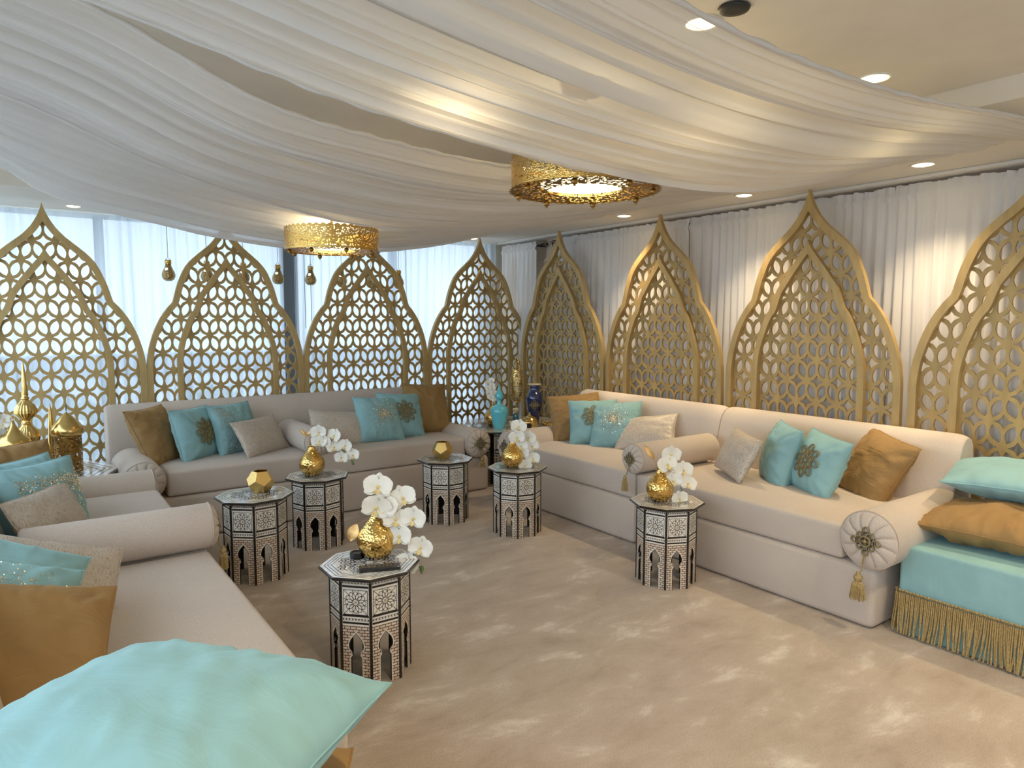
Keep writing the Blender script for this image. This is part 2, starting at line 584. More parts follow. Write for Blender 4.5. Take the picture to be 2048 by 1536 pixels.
def bush(seed, r):
    rnd = random.Random(seed)
    mb = MB()
    for k in range(420):
        d = V((rnd.gauss(0, 1), rnd.gauss(0, 1), rnd.gauss(0, 1))).normalized()
        p = d * r * (0.75 + .3 * rnd.random())
        p.z = p.z * 0.85 + r * .8
        t = V((rnd.gauss(0, 1), rnd.gauss(0, 1), rnd.gauss(0, 1))).normalized()
        s = d.cross(t).normalized()
        l = 0.10
        mb.add(([p - t * l, p + s * l * .35 + d * .02, p + t * l, p - s * l * .35 + d * .02], [(0, 1, 2, 3)]))
    return mb.mesh('foliage', M['bush'])


for i, (x, y) in enumerate(((0.35, 9.4), (2.0, 9.6), (3.2, 9.5))):
    b = empty('shrub', (x, y, -.15), 0, ('green shrub outside the glass behind the leftmost arched screen', 'green shrub outside the glass behind the second arched screen from the left', 'green shrub outside the glass behind the third arched screen from the left')[i], 'shrub', 'shrubs outside the window')
    add('foliage', bush(i, 0.48), b)
    add('trunk', lathe_mesh('trunk', [(0.04, 0), (0.03, .6)], M['stem'], 8), b)
rl = empty('railing', (0, 11, -.15), 0, 'dark railing with a deep top beam outside beyond the voile curtain', 'railing')
add('top_beam', box_mesh('top_beam', -6, 12, 0, .2, .90, 1.17, M['parapet']), rl)
for k in range(10):
    add('post', box_mesh('post', -.05, .05, .05, .15, 0, .90, M['parapet']), rl, (-6 + 2 * k, 0, 0))


# ------------------------------------------------------------------ curtains
def curtain_mesh(name, length, z0, z1, matl, seed, pitch=0.075, amp=0.030, ruffle=0.0):
    """hangs in the XZ plane from x=0..length, folds in y"""
    rnd = random.Random(seed)
    n = int(length / pitch * 7)
    zs = ([z1, z1 - .022, z1 - .045, z1 - .075, z1 - .105] if ruffle else [z1, z1 - .03, z1 - .055, z1 - .08, z1 - .14]) + [z1 - .14 - (z1 - .14 - z0) * (i + 1) / 8 for i in range(8)]
    vs, fs = [], []
    ph = rnd.random() * 50
    for j, z in enumerate(zs):
        d = (z1 - z) / (z1 - z0)
        for i in range(n + 1):
            x = length * i / n
            u = x / pitch * 2 * pi
            wob = 2.4 * noise.noise((x * 3.1 + ph, d * .5, 0)) + 1.2 * noise.noise((x * 9 + ph, d * .8, 3))
            a = amp * (0.55 + 0.75 * d) * (0.55 + 0.9 * abs(noise.noise((x * 2.2, ph, 1))))
            y = a * sin(u + 2.2 * wob) + 0.35 * a * sin(2.3 * u + wob * 3 + ph)
            if ruffle and j < 5:
                y = y * (1.0, .7, .25, .4, .25)[j] + (.010 * sin(u * 2.7 + ph), .006 * sin(u * 2.7 + ph), 0, .020 + .004 * sin(u * 3 + ph), .002)[j]
            zz = z
            if ruffle and j == 0: zz += 0.012 * noise.noise((x * 22, ph, 5))
            vs.append((x + 0.012 * wob * d, y, zz))
    for j in range(len(zs) - 1):
        for i in range(n):
            fs.append((j * (n + 1) + i, j * (n + 1) + i + 1, (j + 1) * (n + 1) + i + 1, (j + 1) * (n + 1) + i))
    return mesh(name, vs, fs, matl, True)


def curtain_item(x, y, rz, length, z0, z1, matl, seed, label, group, **kw):
    o = add('voile_curtain', curtain_mesh('voile', length, z0, z1, matl, seed, **kw), None, (x, y, 0), (0, 0, rz))
    return tag(o, label, 'curtain', group)


g = 'sheer curtains over the window glass'
curtain_item(-0.98, 6.76, 0, 1.55, 0.02, ZS - .01, M['sheer_back'], 11, 'daylit voile curtain behind the leftmost arched screen', g, pitch=.11, amp=.03)
curtain_item(0.57, 6.78, 0, 1.55, 0.02, ZS - .01, M['sheer_back'], 12, 'daylit voile curtain behind the second arched screen from the left', g, pitch=.10, amp=.03)
curtain_item(2.22, 6.76, 0, 1.2, 0.02, ZS - .01, M['sheer_back'], 13, 'daylit voile curtain right of the dark window column', g, pitch=.09, amp=.025)
curtain_item(3.42, 6.78, 0, 1.16, 0.02, ZS - .01, M['sheer_back'], 14, 'daylit voile curtain beside the room corner, behind the fourth screen', g, pitch=.09, amp=.025)
# right wall
g = 'sheer curtains along the panelled right wall'
ZC = 2.345
curtain_item(4.62, 6.04, R(90), 0.66, 0.02, ZC, M['sheer_right'], 21, 'short white voile curtain between the corner and the tan pilaster', g, ruffle=1)
curtain_item(4.62, 3.95, R(90), 1.74, 0.02, ZC, M['sheer_right'], 22, 'gathered white voile curtain starting right beside the tan pilaster', g, ruffle=1)
curtain_item(4.63, 2.28, R(90), 1.67, 0.02, ZC, M['sheer_right'], 23, 'gathered white voile curtain behind the third arch on the warm wall', g, ruffle=1)
curtain_item(4.62, 0.5, R(90), 1.78, 0.02, ZC, M['sheer_right'], 24, 'gathered white voile curtain at the right edge, nearest the camera', g, ruffle=1)


def finial(mb, y, s):
    """scrolled leaf finial at the end of a rod, growing in direction s along y"""
    for k in range(4):
        a0 = k * pi / 2 + .4
        pts = []
        for i in range(9):
            t = i / 8
            rr = 0.012 + 0.022 * t
            pts.append((rr * cos(a0 + 2.6 * t), y + s * (0.01 + 0.075 * t), rr * sin(a0 + 2.6 * t)))
        mb.add(tube(pts, 0.0055, 5, taper=lambda t: 1.1 - .5 * t))
    mb.add(sphere_vf(0.014, (0, y + s * .09, 0), 8, 6))


for (y0, y1, s0, s1, lab) in ((6.0, 6.72, 1, 0, 'short black curtain rod with leaf finial near the corner'), (0.45, 5.72, 0, 1, 'long black curtain rod with leaf finial along the right wall')):
    rd = empty('curtain_rod', (4.655, 0, ZC - .04), 0, lab, 'curtain rod', 'curtain rods on the right wall')
    add('rod', MB().add(tube([(0, y0, 0), (0, y1, 0)], 0.009, 8)).mesh('rod', M['iron']), rd)
    mb = MB()
    if s0: finial(mb, y0, -1)
    if s1: finial(mb, y1, 1)
    add('finial', mb.mesh('finial', M['iron'], True), rd)
    for k in range(2 if y1 - y0 < 1 else 4):
        yy = y0 + .12 + (y1 - y0 - .24) * k / (1 if y1 - y0 < 1 else 3)
        add('bracket', MB().add(boxvf(-.006, .14, yy - .008, yy + .008, -.006, .006)).add(boxvf(-.01, .012, yy - .012, yy + .012, -.014, .04)).mesh('bracket', M['iron']), rd)

# ------------------------------------------------------------------ ceiling drapes
def drape(name, near, far, label, folds, seed, nx=110, ny=230, belly=0.03):
    A = cr(near, nx); B = cr(far, nx)
    vs, fs = [], []
    rnd = random.Random(seed)
    ph = [rnd.random() * 6.28 for _ in range(5)]
    for i in range(nx):
        s = i / (nx - 1)
        p, q = A[i], B[i]
        env = 0.35 + 0.65 * min(1.0, 4 * s * (1 - s) + .15)
        for j in range(ny + 1):
            t = j / ny
            # folds wander slowly along the length
            tt = t + 0.018 * noise.noise((s * 1.6, t * 5, seed)) + 0.012 * noise.noise((s * 3, t * 11, seed + 7))
            f = noise.noise((tt * folds * 1.0, s * .55, seed * 3.7)) * 1.0 + 0.55 * noise.noise((tt * folds * 2.3, s * .8, seed * 1.3)) + 0.28 * noise.noise((tt * folds * 4.2, s * 1.1, seed * 2.1)) + 0.16 * noise.noise((tt * folds * 8.5, s * 1.6, seed * 4.1))
            # sharper ridges
            f = math.copysign(abs(f) ** 0.8, f)
            edge = min(1.0, min(t, 1 - t) * 14)
            z = -0.055 * env * f * (0.3 + .7 * edge) - belly * env * 4 * t * (1 - t)
            c = p.lerp(q, t)
            shift = 0.025 * env * noise.noise((tt * folds * 1.7 + 9, s * .6, seed))
            vs.append((c.x, c.y + shift * edge, c.z + z))
    n1 = ny + 1
    for i in range(nx - 1):
        for j in range(ny):
            fs.append((i * n1 + j, (i + 1) * n1 + j, (i + 1) * n1 + j + 1, i * n1 + j + 1))
    o = add(name, mesh('drape', vs, fs, M['drape'], True))
    for e in (0, ny):
        add('hem', MB().add(tube([V(vs[i * n1 + e]) + V((0, 0, .002 * sin(i * 1.7))) for i in range(nx)], .0075, 6, taper=lambda t: 1 + .25 * sin(t * 160))).mesh('hem', M['hem'], True), o)
    return tag(o, label, 'drape', 'white voile swags under the ceiling')


drape('ceiling_drape',
      [(-.9, 1.12, 2.47), (-.3, 1.14, 2.44), (.4, 1.16, 2.37), (1.0, 1.18, 2.30), (1.6, 1.2, 2.255), (2.2, 1.2, 2.25), (2.8, 1.2, 2.285), (3.4, 1.21, 2.345), (4.02, 1.22, 2.378)],
      [(-.9, 2.20, 2.47), (-.3, 2.17, 2.40), (.25, 2.14, 2.31), (.8, 2.07, 2.175), (1.4, 2.03, 2.092), (2.0, 2.02, 2.055), (2.6, 2.04, 2.08), (3.3, 2.08, 2.20), (4.02, 2.12, 2.375)],
      'white voile swag nearest the camera, running over the big lamp to the right wall', 15, 3, ny=300, belly=.02)
drape('ceiling_drape',
      [(-.9, 2.30, 2.47), (-.3, 2.33, 2.45), (.2, 2.36, 2.385), (.7, 2.41, 2.215), (1.15, 2.46, 2.175), (1.7, 2.55, 2.17), (2.3, 2.58, 2.20), (3.2, 2.6, 2.30), (4.05, 2.6, 2.378)],
      [(-.9, 3.35, 2.47), (-.35, 3.4, 2.45), (.1, 3.48, 2.36), (.6, 3.62, 2.20), (1.2, 3.8, 2.10), (1.8, 3.88, 2.05), (2.5, 3.85, 2.09), (3.3, 3.75, 2.22), (4.05, 3.65, 2.378)],
      'middle white voile swag, hanging between the two pierced gold lamps', 20, 8, ny=300, belly=.02)
drape('ceiling_drape',
      [(-.9, 3.2, 2.47), (-.35, 3.25, 2.46), (.1, 3.35, 2.41), (.6, 3.5, 2.30), (1.2, 3.68, 2.22), (1.8, 3.75, 2.18), (2.5, 3.7, 2.20), (3.3, 3.65, 2.28), (4.05, 3.6, 2.378)],
      [(-.9, 4.85, 2.47), (-.35, 4.9, 2.455), (-.03, 4.95, 2.365), (.15, 5.0, 2.255), (.36, 5.0, 2.185), (.73, 5.0, 2.12), (1.02, 5.0, 2.065), (1.51, 5.0, 2.015), (2.07, 5.0, 2.005), (2.7, 5.0, 2.085), (3.25, 5.05, 2.21), (3.7, 5.1, 2.31), (4.05, 5.15, 2.372)],
      'farthest white voile swag, sagging in front of the back arched screens', 22, 14, ny=300, belly=.0)

# ------------------------------------------------------------------ arched screens
P_, Q_ = 0.1475, 0.1445
OUT = [(0.000, 2.372), (0.010, 2.335), (0.022, 2.300), (0.038, 2.265), (0.055, 2.232), (0.078, 2.195), (0.104, 2.162), (0.138, 2.125), (0.178, 2.090), (0.222, 2.052), (0.262, 2.016), (0.296, 1.980), (0.324, 1.944),
       (0.348, 1.900), (0.368, 1.854), (0.386, 1.808), (0.400, 1.765), (0.414, 1.715), (0.424, 1.675), (0.434, 1.645), (0.470, 1.605), (0.502, 1.562), (0.530, 1.518), (0.553, 1.474), (0.574, 1.428), (0.594, 1.375), (0.611, 1.32),
       (0.626, 1.262), (0.636, 1.205), (0.643, 1.150), (0.646, 1.09)]
INN = [(0.000, 2.040), (0.012, 2.012), (0.028, 1.985), (0.050, 1.953), (0.080, 1.915), (0.120, 1.862), (0.161, 1.805), (0.195, 1.755), (0.224, 1.712), (0.246, 1.655), (0.262, 1.605), (0.273, 1.580), (0.298, 1.548), (0.320, 1.510),
       (0.343, 1.455), (0.366, 1.393), (0.384, 1.335), (0.398, 1.280), (0.408, 1.225), (0.414, 1.17), (0.416, 1.10)]


def sym(half, zb):
    r = half + [(half[-1][0], zb)]
    l = [(-x, z) for x, z in reversed(r) if x > 1e-6]
    return r + l          # starts at the apex, runs down the right, along the bottom, up the left


def inset_half(half, d):
    """offset of a half profile towards the inside, apex kept on the axis"""
    out = []
    n = len(half)
    for i in range(n):
        a = V(half[max(0, i - 1)]); b = V(half[min(n - 1, i + 1)])
        t = (b - a).normalized()
        nrm = V((t.y, -t.x))              # right-hand side normal of the downward run
        if nrm.x > 0: nrm = -nrm
        out.append((half[i][0] + nrm.x * d, half[i][1] + nrm.y * d))
    out = [p for p in out if p[0] > 0.004]
    # close onto the axis along the first segment
    (x0, z0), (x1, z1) = out[0], out[1]
    k = (z0 - z1) / (x1 - x0) if x1 > x0 else 1.5
    out = [(0.0, z0 + min(0.10, max(0.02, k * x0)))] + out
    # drop points that fold back
    res = [out[0]]
    for p in out[1:]:
        if p[1] < res[-1][1] - 0.003: res.append(p)
    return res


def inside(p, poly):
    x, y = p
    c = False
    n = len(poly)
    for i in range(n):
        x1, y1 = poly[i]; x2, y2 = poly[(i + 1) % n]
        if (y1 > y) != (y2 > y) and x < (x2 - x1) * (y - y1) / (y2 - y1) + x1: c = not c
    return c


def build_screen():
    FD = 0.046
    inn_h = inset_half(OUT, FD)
    outer = sym(OUT, 0.0)
    hole = sym(inn_h, 0.05)
    fr = MB().add(cut_board(outer, [hole], -0.052, -0.014)).mesh('outer_frame', M['gold_frame'])
    a_out = sym(INN, 0.0)
    a_in = sym(inset_half(INN, 0.043), 0.0)
    # inner arch open at the bottom: band polygon
    r_o = INN + [(INN[-1][0], 0.05)]
    r_i = inset_half(INN, 0.043)
    r_i = r_i + [(r_i[-1][0], 0.05)]
    band = r_o + list(reversed(r_i)) + [(-x, z) for x, z in r_i[1:]] + [(-x, z) for x, z in reversed(r_o) if x > 1e-6]
    ar = MB().add(cut_board(band, [], -0.052, -0.014)).mesh('inner_arch', M['gold_frame'])
    # lattice board with its holes
    lim_h = inset_half(OUT, 0.03)
    board = sym(inset_half(OUT, 0.012), 0.02)
    lim = sym([(x, z) for x, z in lim_h], 0.06)
    holes = []
    def lens(cx, cz, sx):
        tip = V((0.123 * P_ * sx, 0.35 * Q_))
        sag = 0.185 * P_
        L = tip.length
        Rr = (L * L + sag * sag) / (2 * sag)
        d = tip.normalized(); nn = V((d.y, -d.x))
        ha = math.asin(min(1, L / Rr))
        pts = []
        for s in (1, -1):
            for i in range(7):
                a = -ha + 2 * ha * i / 6
                if i == 6: continue
                q = d * (Rr * sin(a) * s) + nn * ((Rr * cos(a) - (Rr - sag)) * s)
                pts.append((cx + q.x, cz + q.y))
        return pts
    def star(cx, cz):
        tx, tz = 0.335 * P_, 0.285 * Q_
        T = [(tx, 0), (0, tz), (-tx, 0), (0, -tz)]
        pts = []
        for i in range(4):
            a = V(T[i]); b = V(T[(i + 1) % 4])
            for k in range(5):
                t = k / 5
                q = a.lerp(b, t)
                q = q * (1 - 0.30 * 4 * t * (1 - t) * 0.9)
                pts.append((cx + q.x, cz + q.y))
        return pts
    zc = 2.092
    for row in range(-2, 16):
        zst = zc - row * Q_          # row of stars
        off = 0.0 if row % 2 == 0 else 0.5
        for k in range(-6, 7):
            holes.append(star((k + off) * P_, zst))
        # lens row just below this star row
        zl = zst - Q_ / 2
        for k in range(-12, 13):
            x = (k + .5) * P_ / 2
            # star below (row+1) sits between lenses; tilt alternates
            kk = (k + (0 if row % 2 == 0 else 1)) % 2
            holes.append(lens(x, zl, 1 if kk == 0 else -1))
    good = []
    for h in holes:
        ins = [inside(p, lim) for p in h]
        if all(ins):
            good.append(h); continue
        if sum(ins) < 5: continue
        cx = sum(p[0] for p, i in zip(h, ins) if i) / sum(ins); cz = sum(p[1] for p, i in zip(h, ins) if i) / sum(ins)
        if not inside((cx, cz), lim): continue
        q = []
        for p, i in zip(h, ins):
            if i: q.append(p); continue
            lo, hi = 0.0, 1.0
            for _ in range(14):
                m = (lo + hi) / 2
                if inside((cx + (p[0] - cx) * m, cz + (p[1] - cz) * m), lim): lo = m
                else: hi = m
            q.append((cx + (p[0] - cx) * lo, cz + (p[1] - cz) * lo))
        good.append(q)
    la = MB().add(cut_board(board, good, -0.014, 0.0)).mesh('lattice', M['gold_screen'])
    return fr, ar, la


FR, AR, LA = build_screen()


def screen(x, y, rz, lean, label, group):
    t = empty('arched_screen', (x, y, 0), rz, label, 'screen', group)
    t.rotation_euler = (lean, 0, rz)
    add('lattice', LA, t); add('outer_frame', FR, t); add('inner_arch', AR, t)
    return t


gb = 'arched gold screens before the back window'
for i, lab in enumerate(('leftmost arched gold lattice screen, cut by the left photo edge', 'second arched gold screen from the left, behind the left end of the back sofa',
                         'third arched gold screen from the left, under the smaller pierced lamp', 'fourth arched gold screen from the left, backlit beside the room corner')):
    screen(0.2 + 1.2935 * i, 6.37, 0, R(-0.0), lab, gb)
gr = 'arched gold screens before the right wall'
for y, lab in ((5.385, 'narrow-looking arched gold screen in front of the tan pilaster, lit warm'), (4.062, 'arched gold screen on the warm wall, second from the corner'),
               (2.725, 'large arched gold screen on the warm wall behind the near long sofa'), (1.388, 'arched gold screen at the right photo edge, behind the stacked floor pillows')):
    screen(4.47, y, R(-90), R(1.0), lab, gr)

# ------------------------------------------------------------------ sofas
def puff_box(name, x0, x1, y0, y1, z0, z1, bev, crown, matl):
    """rounded box with a slightly crowned top"""
    bm = bmesh.new()
    bm_box(bm, x0, x1, y0, y1, z0, z1)
    bmesh.ops.bevel(bm, geom=bm.edges[:], offset=bev, segments=4, profile=0.6, affect='EDGES')
    long_ = [e for e in bm.edges if e.calc_length() > 0.25]
    bmesh.ops.subdivide_edges(bm, edges=long_, cuts=6, use_grid_fill=True)
    for v in bm.verts:
        u = 2 * (v.co.x - x0) / (x1 - x0) - 1; q = 2 * (v.co.y - y0) / (y1 - y0) - 1
        k = max(0, 1 - u * u) * max(0, 1 - q * q)
        if v.co.z > z1 - bev: v.co.z += crown * k ** .6
    return bm_mesh(name, bm, matl, True)


def back_mesh(length, d0, matl):
    """backrest, local: x along the sofa, y into the back; profile rises from the seat to a rolled ridge"""
    prof = [(d0, 0.30), (d0 + .03, 0.48), (d0 + .07, 0.64), (d0 + .10, 0.76), (d0 + .125, 0.82), (d0 + .16, 0.855), (d0 + .20, 0.868), (d0 + .24, 0.855), (d0 + .265, 0.82), (d0 + .275, 0.76), (d0 + .28, 0.30)]
    n = len(prof)
    cy = sum(p[0] for p in prof) / n; cz = 0.62
    xs = [(0.0, .30), (0.0, .80), (0.012, .90), (0.03, .96), (0.06, 1.0)]
    xs = xs + [(length * i / 8, 1.0) for i in range(1, 8)] + [(length - a, s) for a, s in reversed(xs)]
    vs, fs = [], []
    for x, s in xs:
        for (y, z) in prof:
            k = 1 - (1 - s) * .35 if s > .5 else s
            zz = z if (z < .5 and s > .5) else cz + (z - cz) * k
            vs.append((x, cy + (y - cy) * k, zz))
    for i in range(len(xs) - 1):
        for j in range(n):
            k = (j + 1) % n
            fs.append((i * n + j, i * n + k, (i + 1) * n + k, (i + 1) * n + j))
    fs.append(tuple(range(n))); fs.append(tuple((len(xs) - 1) * n + j for j in reversed(range(n))))
    me = mesh('backrest', vs, fs, matl, True)
    for p in me.polygons:
        xx = [me.vertices[i].co.x for i in p.vertices]
        if max(xx) < 1e-6 or min(xx) > length - 1e-6: p.use_smooth = False
    return me


def sofa(x, y, rz, length, cush0, cush1, d0, label, group=None):
    """local: x along the length (0..length), y=0 at the front edge, +y to the back"""
    t = empty('sofa', (x, y, 0), rz, label, 'sofa', group)
    bm = bmesh.new()
    bm_box(bm, 0, length, 0, d0 + .25, 0.004, 0.305)
    bmesh.ops.bevel(bm, geom=[e for e in bm.edges], offset=0.03, segments=4, profile=.5, affect='EDGES')
    add('base', bm_mesh('base', bm, M['linen'], True), t)
    add('seat_cushion', puff_box('seat_cushion', cush0, cush1, 0.004, d0 + .035, 0.309, 0.482, 0.026, 0.014, M['linen']), t)
    add('backrest', back_mesh(length, d0, M['linen']), t)
    return t


# right wall sofas: front at x = 3.295, local +y -> +X, local x -> -Y
sofa(3.295, 3.222, R(-90), 1.592, 0.0, 1.425, 0.76, 'near beige sofa on the right wall, beside the turquoise pouf')
sofa(3.295, 4.83, R(-90), 1.604, 0.29, 1.60, 0.76, 'far beige sofa on the right wall, next to the corner table')
# back sofa
sofa(0.50, 5.08, 0, 2.86, 0.27, 2.62, 0.68, 'long beige sofa under the window with a bolster at its middle')
# left sofas: front at x=.65, local +y -> -X, local x -> +Y
sofa(0.65, 1.63, R(90), 1.61, 0.0, 1.605, 0.68, 'near beige sofa at the left, partly hidden by the big pillows')
sofa(0.65, 3.245, R(90), 1.65, 0.005, 1.36, 0.68, 'far beige sofa at the left, in front of the brass lanterns')


# ------------------------------------------------------------------ bolsters
def medallion(mb, R0, y, tube_r=0.0035):
    """diamond of little rings in the XZ plane"""
    s = R0 / 2.6
    for i in range(-2, 3):
        for j in range(-2, 3):
            if abs(i) + abs(j) <= 2:
                cx, cz = i * s, j * s
                r = s * (0.62 if abs(i) + abs(j) < 2 else 0.5)
                pts = [(cx + r * cos(a), y, cz + r * sin(a)) for a in [2 * pi * k / 10 for k in range(10)]]
                mb.add(tube(pts, tube_r * 1.3, 5, True))
    pts = [(s * .9 * cos(a), y - .004, s * .9 * sin(a)) for a in [2 * pi * k / 14 for k in range(14)]]
    mb.add(tube(pts, tube_r * 1.4, 5, True))
    mb.add(sphere_vf(s * .35, (0, y - .004, 0), 8, 6))


def tassel(parent, x, y, z, L, r, tilt=0.0):
    """cord, bead, collar and skirt hanging from (x,y,z)"""
    cord = MB()
    for d in (-.003, .003):
        cord.add(tube([(x + d, y, z), (x + d + tilt * L * .4, y - .004, z - L * .4)], 0.0018, 5))
    cx, cz = x + tilt * L * .4, z - L * .4
    yy = y - r * .9
    t = MB()
    t.add(lathe([(0.002, cz + .004), (r * .35, cz), (r * .2, cz - .006), (r * .62, cz - r * .55), (r * .68, cz - r * .9), (r * .4, cz - r * 1.4)], 12), 0)
    top = add('tassel', MB().add(cord_vf(t), 0).mesh('tassel_head', M['fringe'], True), parent, (cx, yy, 0))
    add('cord', cord.mesh('cord', M['fringe']), parent)
    sk = MB()
    rnd = random.Random(int(L * 1000))
    for k in range(46):
        a = 2 * pi * k / 46
        r0 = r * .5; r1 = r * (1.0 + .25 * rnd.random())
        zb = cz - L * (.56 + .06 * rnd.random())
        sk.add(tube([(r0 * cos(a), r0 * sin(a) * .8, cz - r * 1.35), (r * .85 * cos(a), r * .75 * sin(a), cz - r * 2.0), (r1 * cos(a), r1 * sin(a) * .7, zb)], 0.0021, 4))
    o = add('skirt', sk.mesh('skirt', M['fringe']), parent, (cx, yy, 0))
    o.parent = top; o.location = (0, 0, 0)


def cord_vf(mb): return mb.v, mb.f


def bolster(x, y, z, rz, L, r, label, med=True, tas=0.0, tilt=0.0, group='roll bolsters on the sofas'):
    """axis along local y; front cap at local y=0, facing local -y"""
    t = empty('bolster', (x, y, z), rz, label, 'bolster', group)
    n = 40
    prof = [(r * .96, 0.0), (r, .015), (r, L * .33), (r, L * .66), (r, L - .015), (r * .9, L)]
    vs, fs = lathe(prof, n, False)
    vs = [(a, c, b) for a, b, c in vs]
    vs2 = []
    for (a, c, b) in vs:
        w = 1 + 0.012 * noise.noise((a * 12, c * 5, b * 12))
        vs2.append((a * w, c, b * w))
    fs.append(tuple(5 * n + i for i in range(n)))
    add('cover', mesh('cover', vs2, fs, M['linen'], True), t)
    # pleated cap
    rings = [(r * .965, 0.0), (r * .85, -.016), (r * .62, -.026), (r * .38, -.028), (r * .16, -.022), (0.002, -.018)]
    N = 96
    vs, fs = [], []
    for q, (rr, yy) in enumerate(rings):
        for i in range(N):
            a = 2 * pi * i / N
            ph = (i % 8) / 8.0
            groove = 0.008 * max(0, 1 - abs(ph - 0.5) * 5.0) if 0 < q < 5 else 0
            a2 = a + .16 * math.sin(q * .6)
            vs.append((rr * cos(a2), yy + groove, rr * sin(a2)))
    for q in range(len(rings) - 1):
        for i in range(N):
            k = (i + 1) % N
            fs.append((q * N + i, q * N + k, (q + 1) * N + k, (q + 1) * N + i))
    add('pleated_cap', mesh('pleated_cap', vs, fs, M['linen'], True), t)
    add('piping', MB().add(tube([(r * .985 * cos(a), .004, r * .985 * sin(a)) for a in [2 * pi * k / 40 for k in range(40)]], .0045, 6, True)).mesh('piping', M['piping'], True), t)
    # pleat lines
    pl = MB()
    for k in range(12):
        a = 2 * pi * (k * 8 + 4) / 96
        pts = [(rr * cos(a + .16 * math.sin(q * .6)), yy + .0045, rr * sin(a + .16 * math.sin(q * .6))) for q, (rr, yy) in enumerate(rings) if 0 <= q < 4]
        pl.add(tube(pts, .0016, 4))
    add('pleat_seams', pl.mesh('pleat_seams', M['piping']), t)
    if med:
        m = MB(); medallion(m, r * .50, -.032, .0032 * r / .12)
        add('medallion', m.mesh('medallion', M['braid'], True), t)
    if tas:
        tassel(t, 0.0, -.034, -r * .42, tas, .026 * r / .12, tilt)
    return t


bolster(3.27, 1.655, 0.45, R(-90), 0.78, 0.142, 'thick bolster at the near end of the right sofa, long tassel hanging over the base', True, 0.22, -.12)
bolster(3.27, 3.225, 0.588, R(-90), 0.78, 0.098, 'bolster lying across the seam between the two right sofas', True, 0.17, -.25)
bolster(3.27, 4.665, 0.447, R(-90), 0.80, 0.138, 'bolster at the far end of the right wall sofas, behind an orchid vase', True, 0.15)
bolster(3.235, 5.055, 0.428, 0, 0.66, 0.122, 'bolster at the right end of the back sofa, tassel beside the corner table', True, 0.15)
bolster(1.80, 5.06, 0.584, 0, 0.70, 0.10, 'bolster lying across the middle of the back sofa', False, 0)
bolster(0.63, 5.055, 0.438, 0, 0.66, 0.132, 'bolster at the left end of the back sofa, beneath a mustard cushion', False, 0)
bolster(0.66, 3.27, 0.585, R(90), 0.70, 0.100, 'bolster in front at the left, between the two left sofas', True, 0.17)
bolster(0.64, 4.76, 0.440, R(90), 0.70, 0.135, 'bolster at the far end of the left sofa, touching the back sofa', False, 0)


# ------------------------------------------------------------------ cushions
def pz(u, v, T, sq=2.4):
    a = max(0.0, 1 - abs(u) ** sq); b = max(0.0, 1 - abs(v) ** sq)
    return T / 2 * (a * b) ** 0.55


def pxy(u, v, W, H, pinch=.055):
    return (W / 2 * u * (1 - pinch * (1 - v * v)), H / 2 * v * (1 - pinch * (1 - u * u)))


def wrinkle(u, v, seed, amp):
    """soft creases running in from the seams and corners"""
    rr = max(abs(u), abs(v))
    e = max(0, rr - .25)
    k = noise.noise((u * 3.0 + seed, v * 3.0, seed * .7)) + .6 * noise.noise((u * 7 + v * 4, v * 2.2 - u * 2, seed))
    ang = math.atan2(v, u)
    rad = noise.noise((ang * 5.5, rr * 1.2, seed + 4))
    # puckers along the seams
    w_, t_ = (v, u) if abs(u) > abs(v) else (u, v)
    puck = noise.noise((w_ * 8.5, seed * 1.9, (1 if t_ > 0 else -1) * (3 if abs(u) > abs(v) else 8))) * math.exp(-(1 - rr) * 5.5)
    return amp * (0.5 * k + 1.0 * e * rad + 0.75 * puck)


def pillow_mesh(W, H, T, matl, seed, amp=0.012, n=34, sag=0.0):
    vs, fs = [], []
    idx = {}
    for side in (1, -1):
        for j in range(n + 1):
            for i in range(n + 1):
                u = 2 * i / n - 1; v = 2 * j / n - 1
                u = math.copysign(1 - (1 - abs(u)) ** 1.25, u); v = math.copysign(1 - (1 - abs(v)) ** 1.25, v)
                bord = i in (0, n) or j in (0, n)
                if bord and side == -1:
                    idx[(side, i, j)] = idx[(1, i, j)]; continue
                x, y = pxy(u, v, W, H)
                z = pz(u, v, T)
                z = side * max(0.002 if not bord else 0, z + wrinkle(u, v, seed + (0 if side == 1 else 9), amp) * min(1, z / (T * .2)))
                if bord: z = 0.006 * noise.noise((u * 3, v * 3, seed))
                idx[(side, i, j)] = len(vs)
                vs.append((x, y, z))
    for side in (1, -1):
        for j in range(n):
            for i in range(n):
                q = (idx[(side, i, j)], idx[(side, i + 1, j)], idx[(side, i + 1, j + 1)], idx[(side, i, j + 1)])
                fs.append(q if side == 1 else tuple(reversed(q)))
    return mesh('cushion_body', vs, fs, matl, True)


def seam_mesh(W, H, matl, seed, r=.0035):
    pts = []
    m = 14
    for k in range(4):
        for i in range(m):
            t = 2 * i / m - 1
            u, v = ((t, -1), (1, t), (-t, 1), (-1, -t))[k]
            x, y = pxy(u, v, W, H)
            pts.append((x, y, .006 * noise.noise((u * 3, v * 3, seed))))
    return MB().add(tube(pts, r, 5, True)).mesh('seam', matl, True)


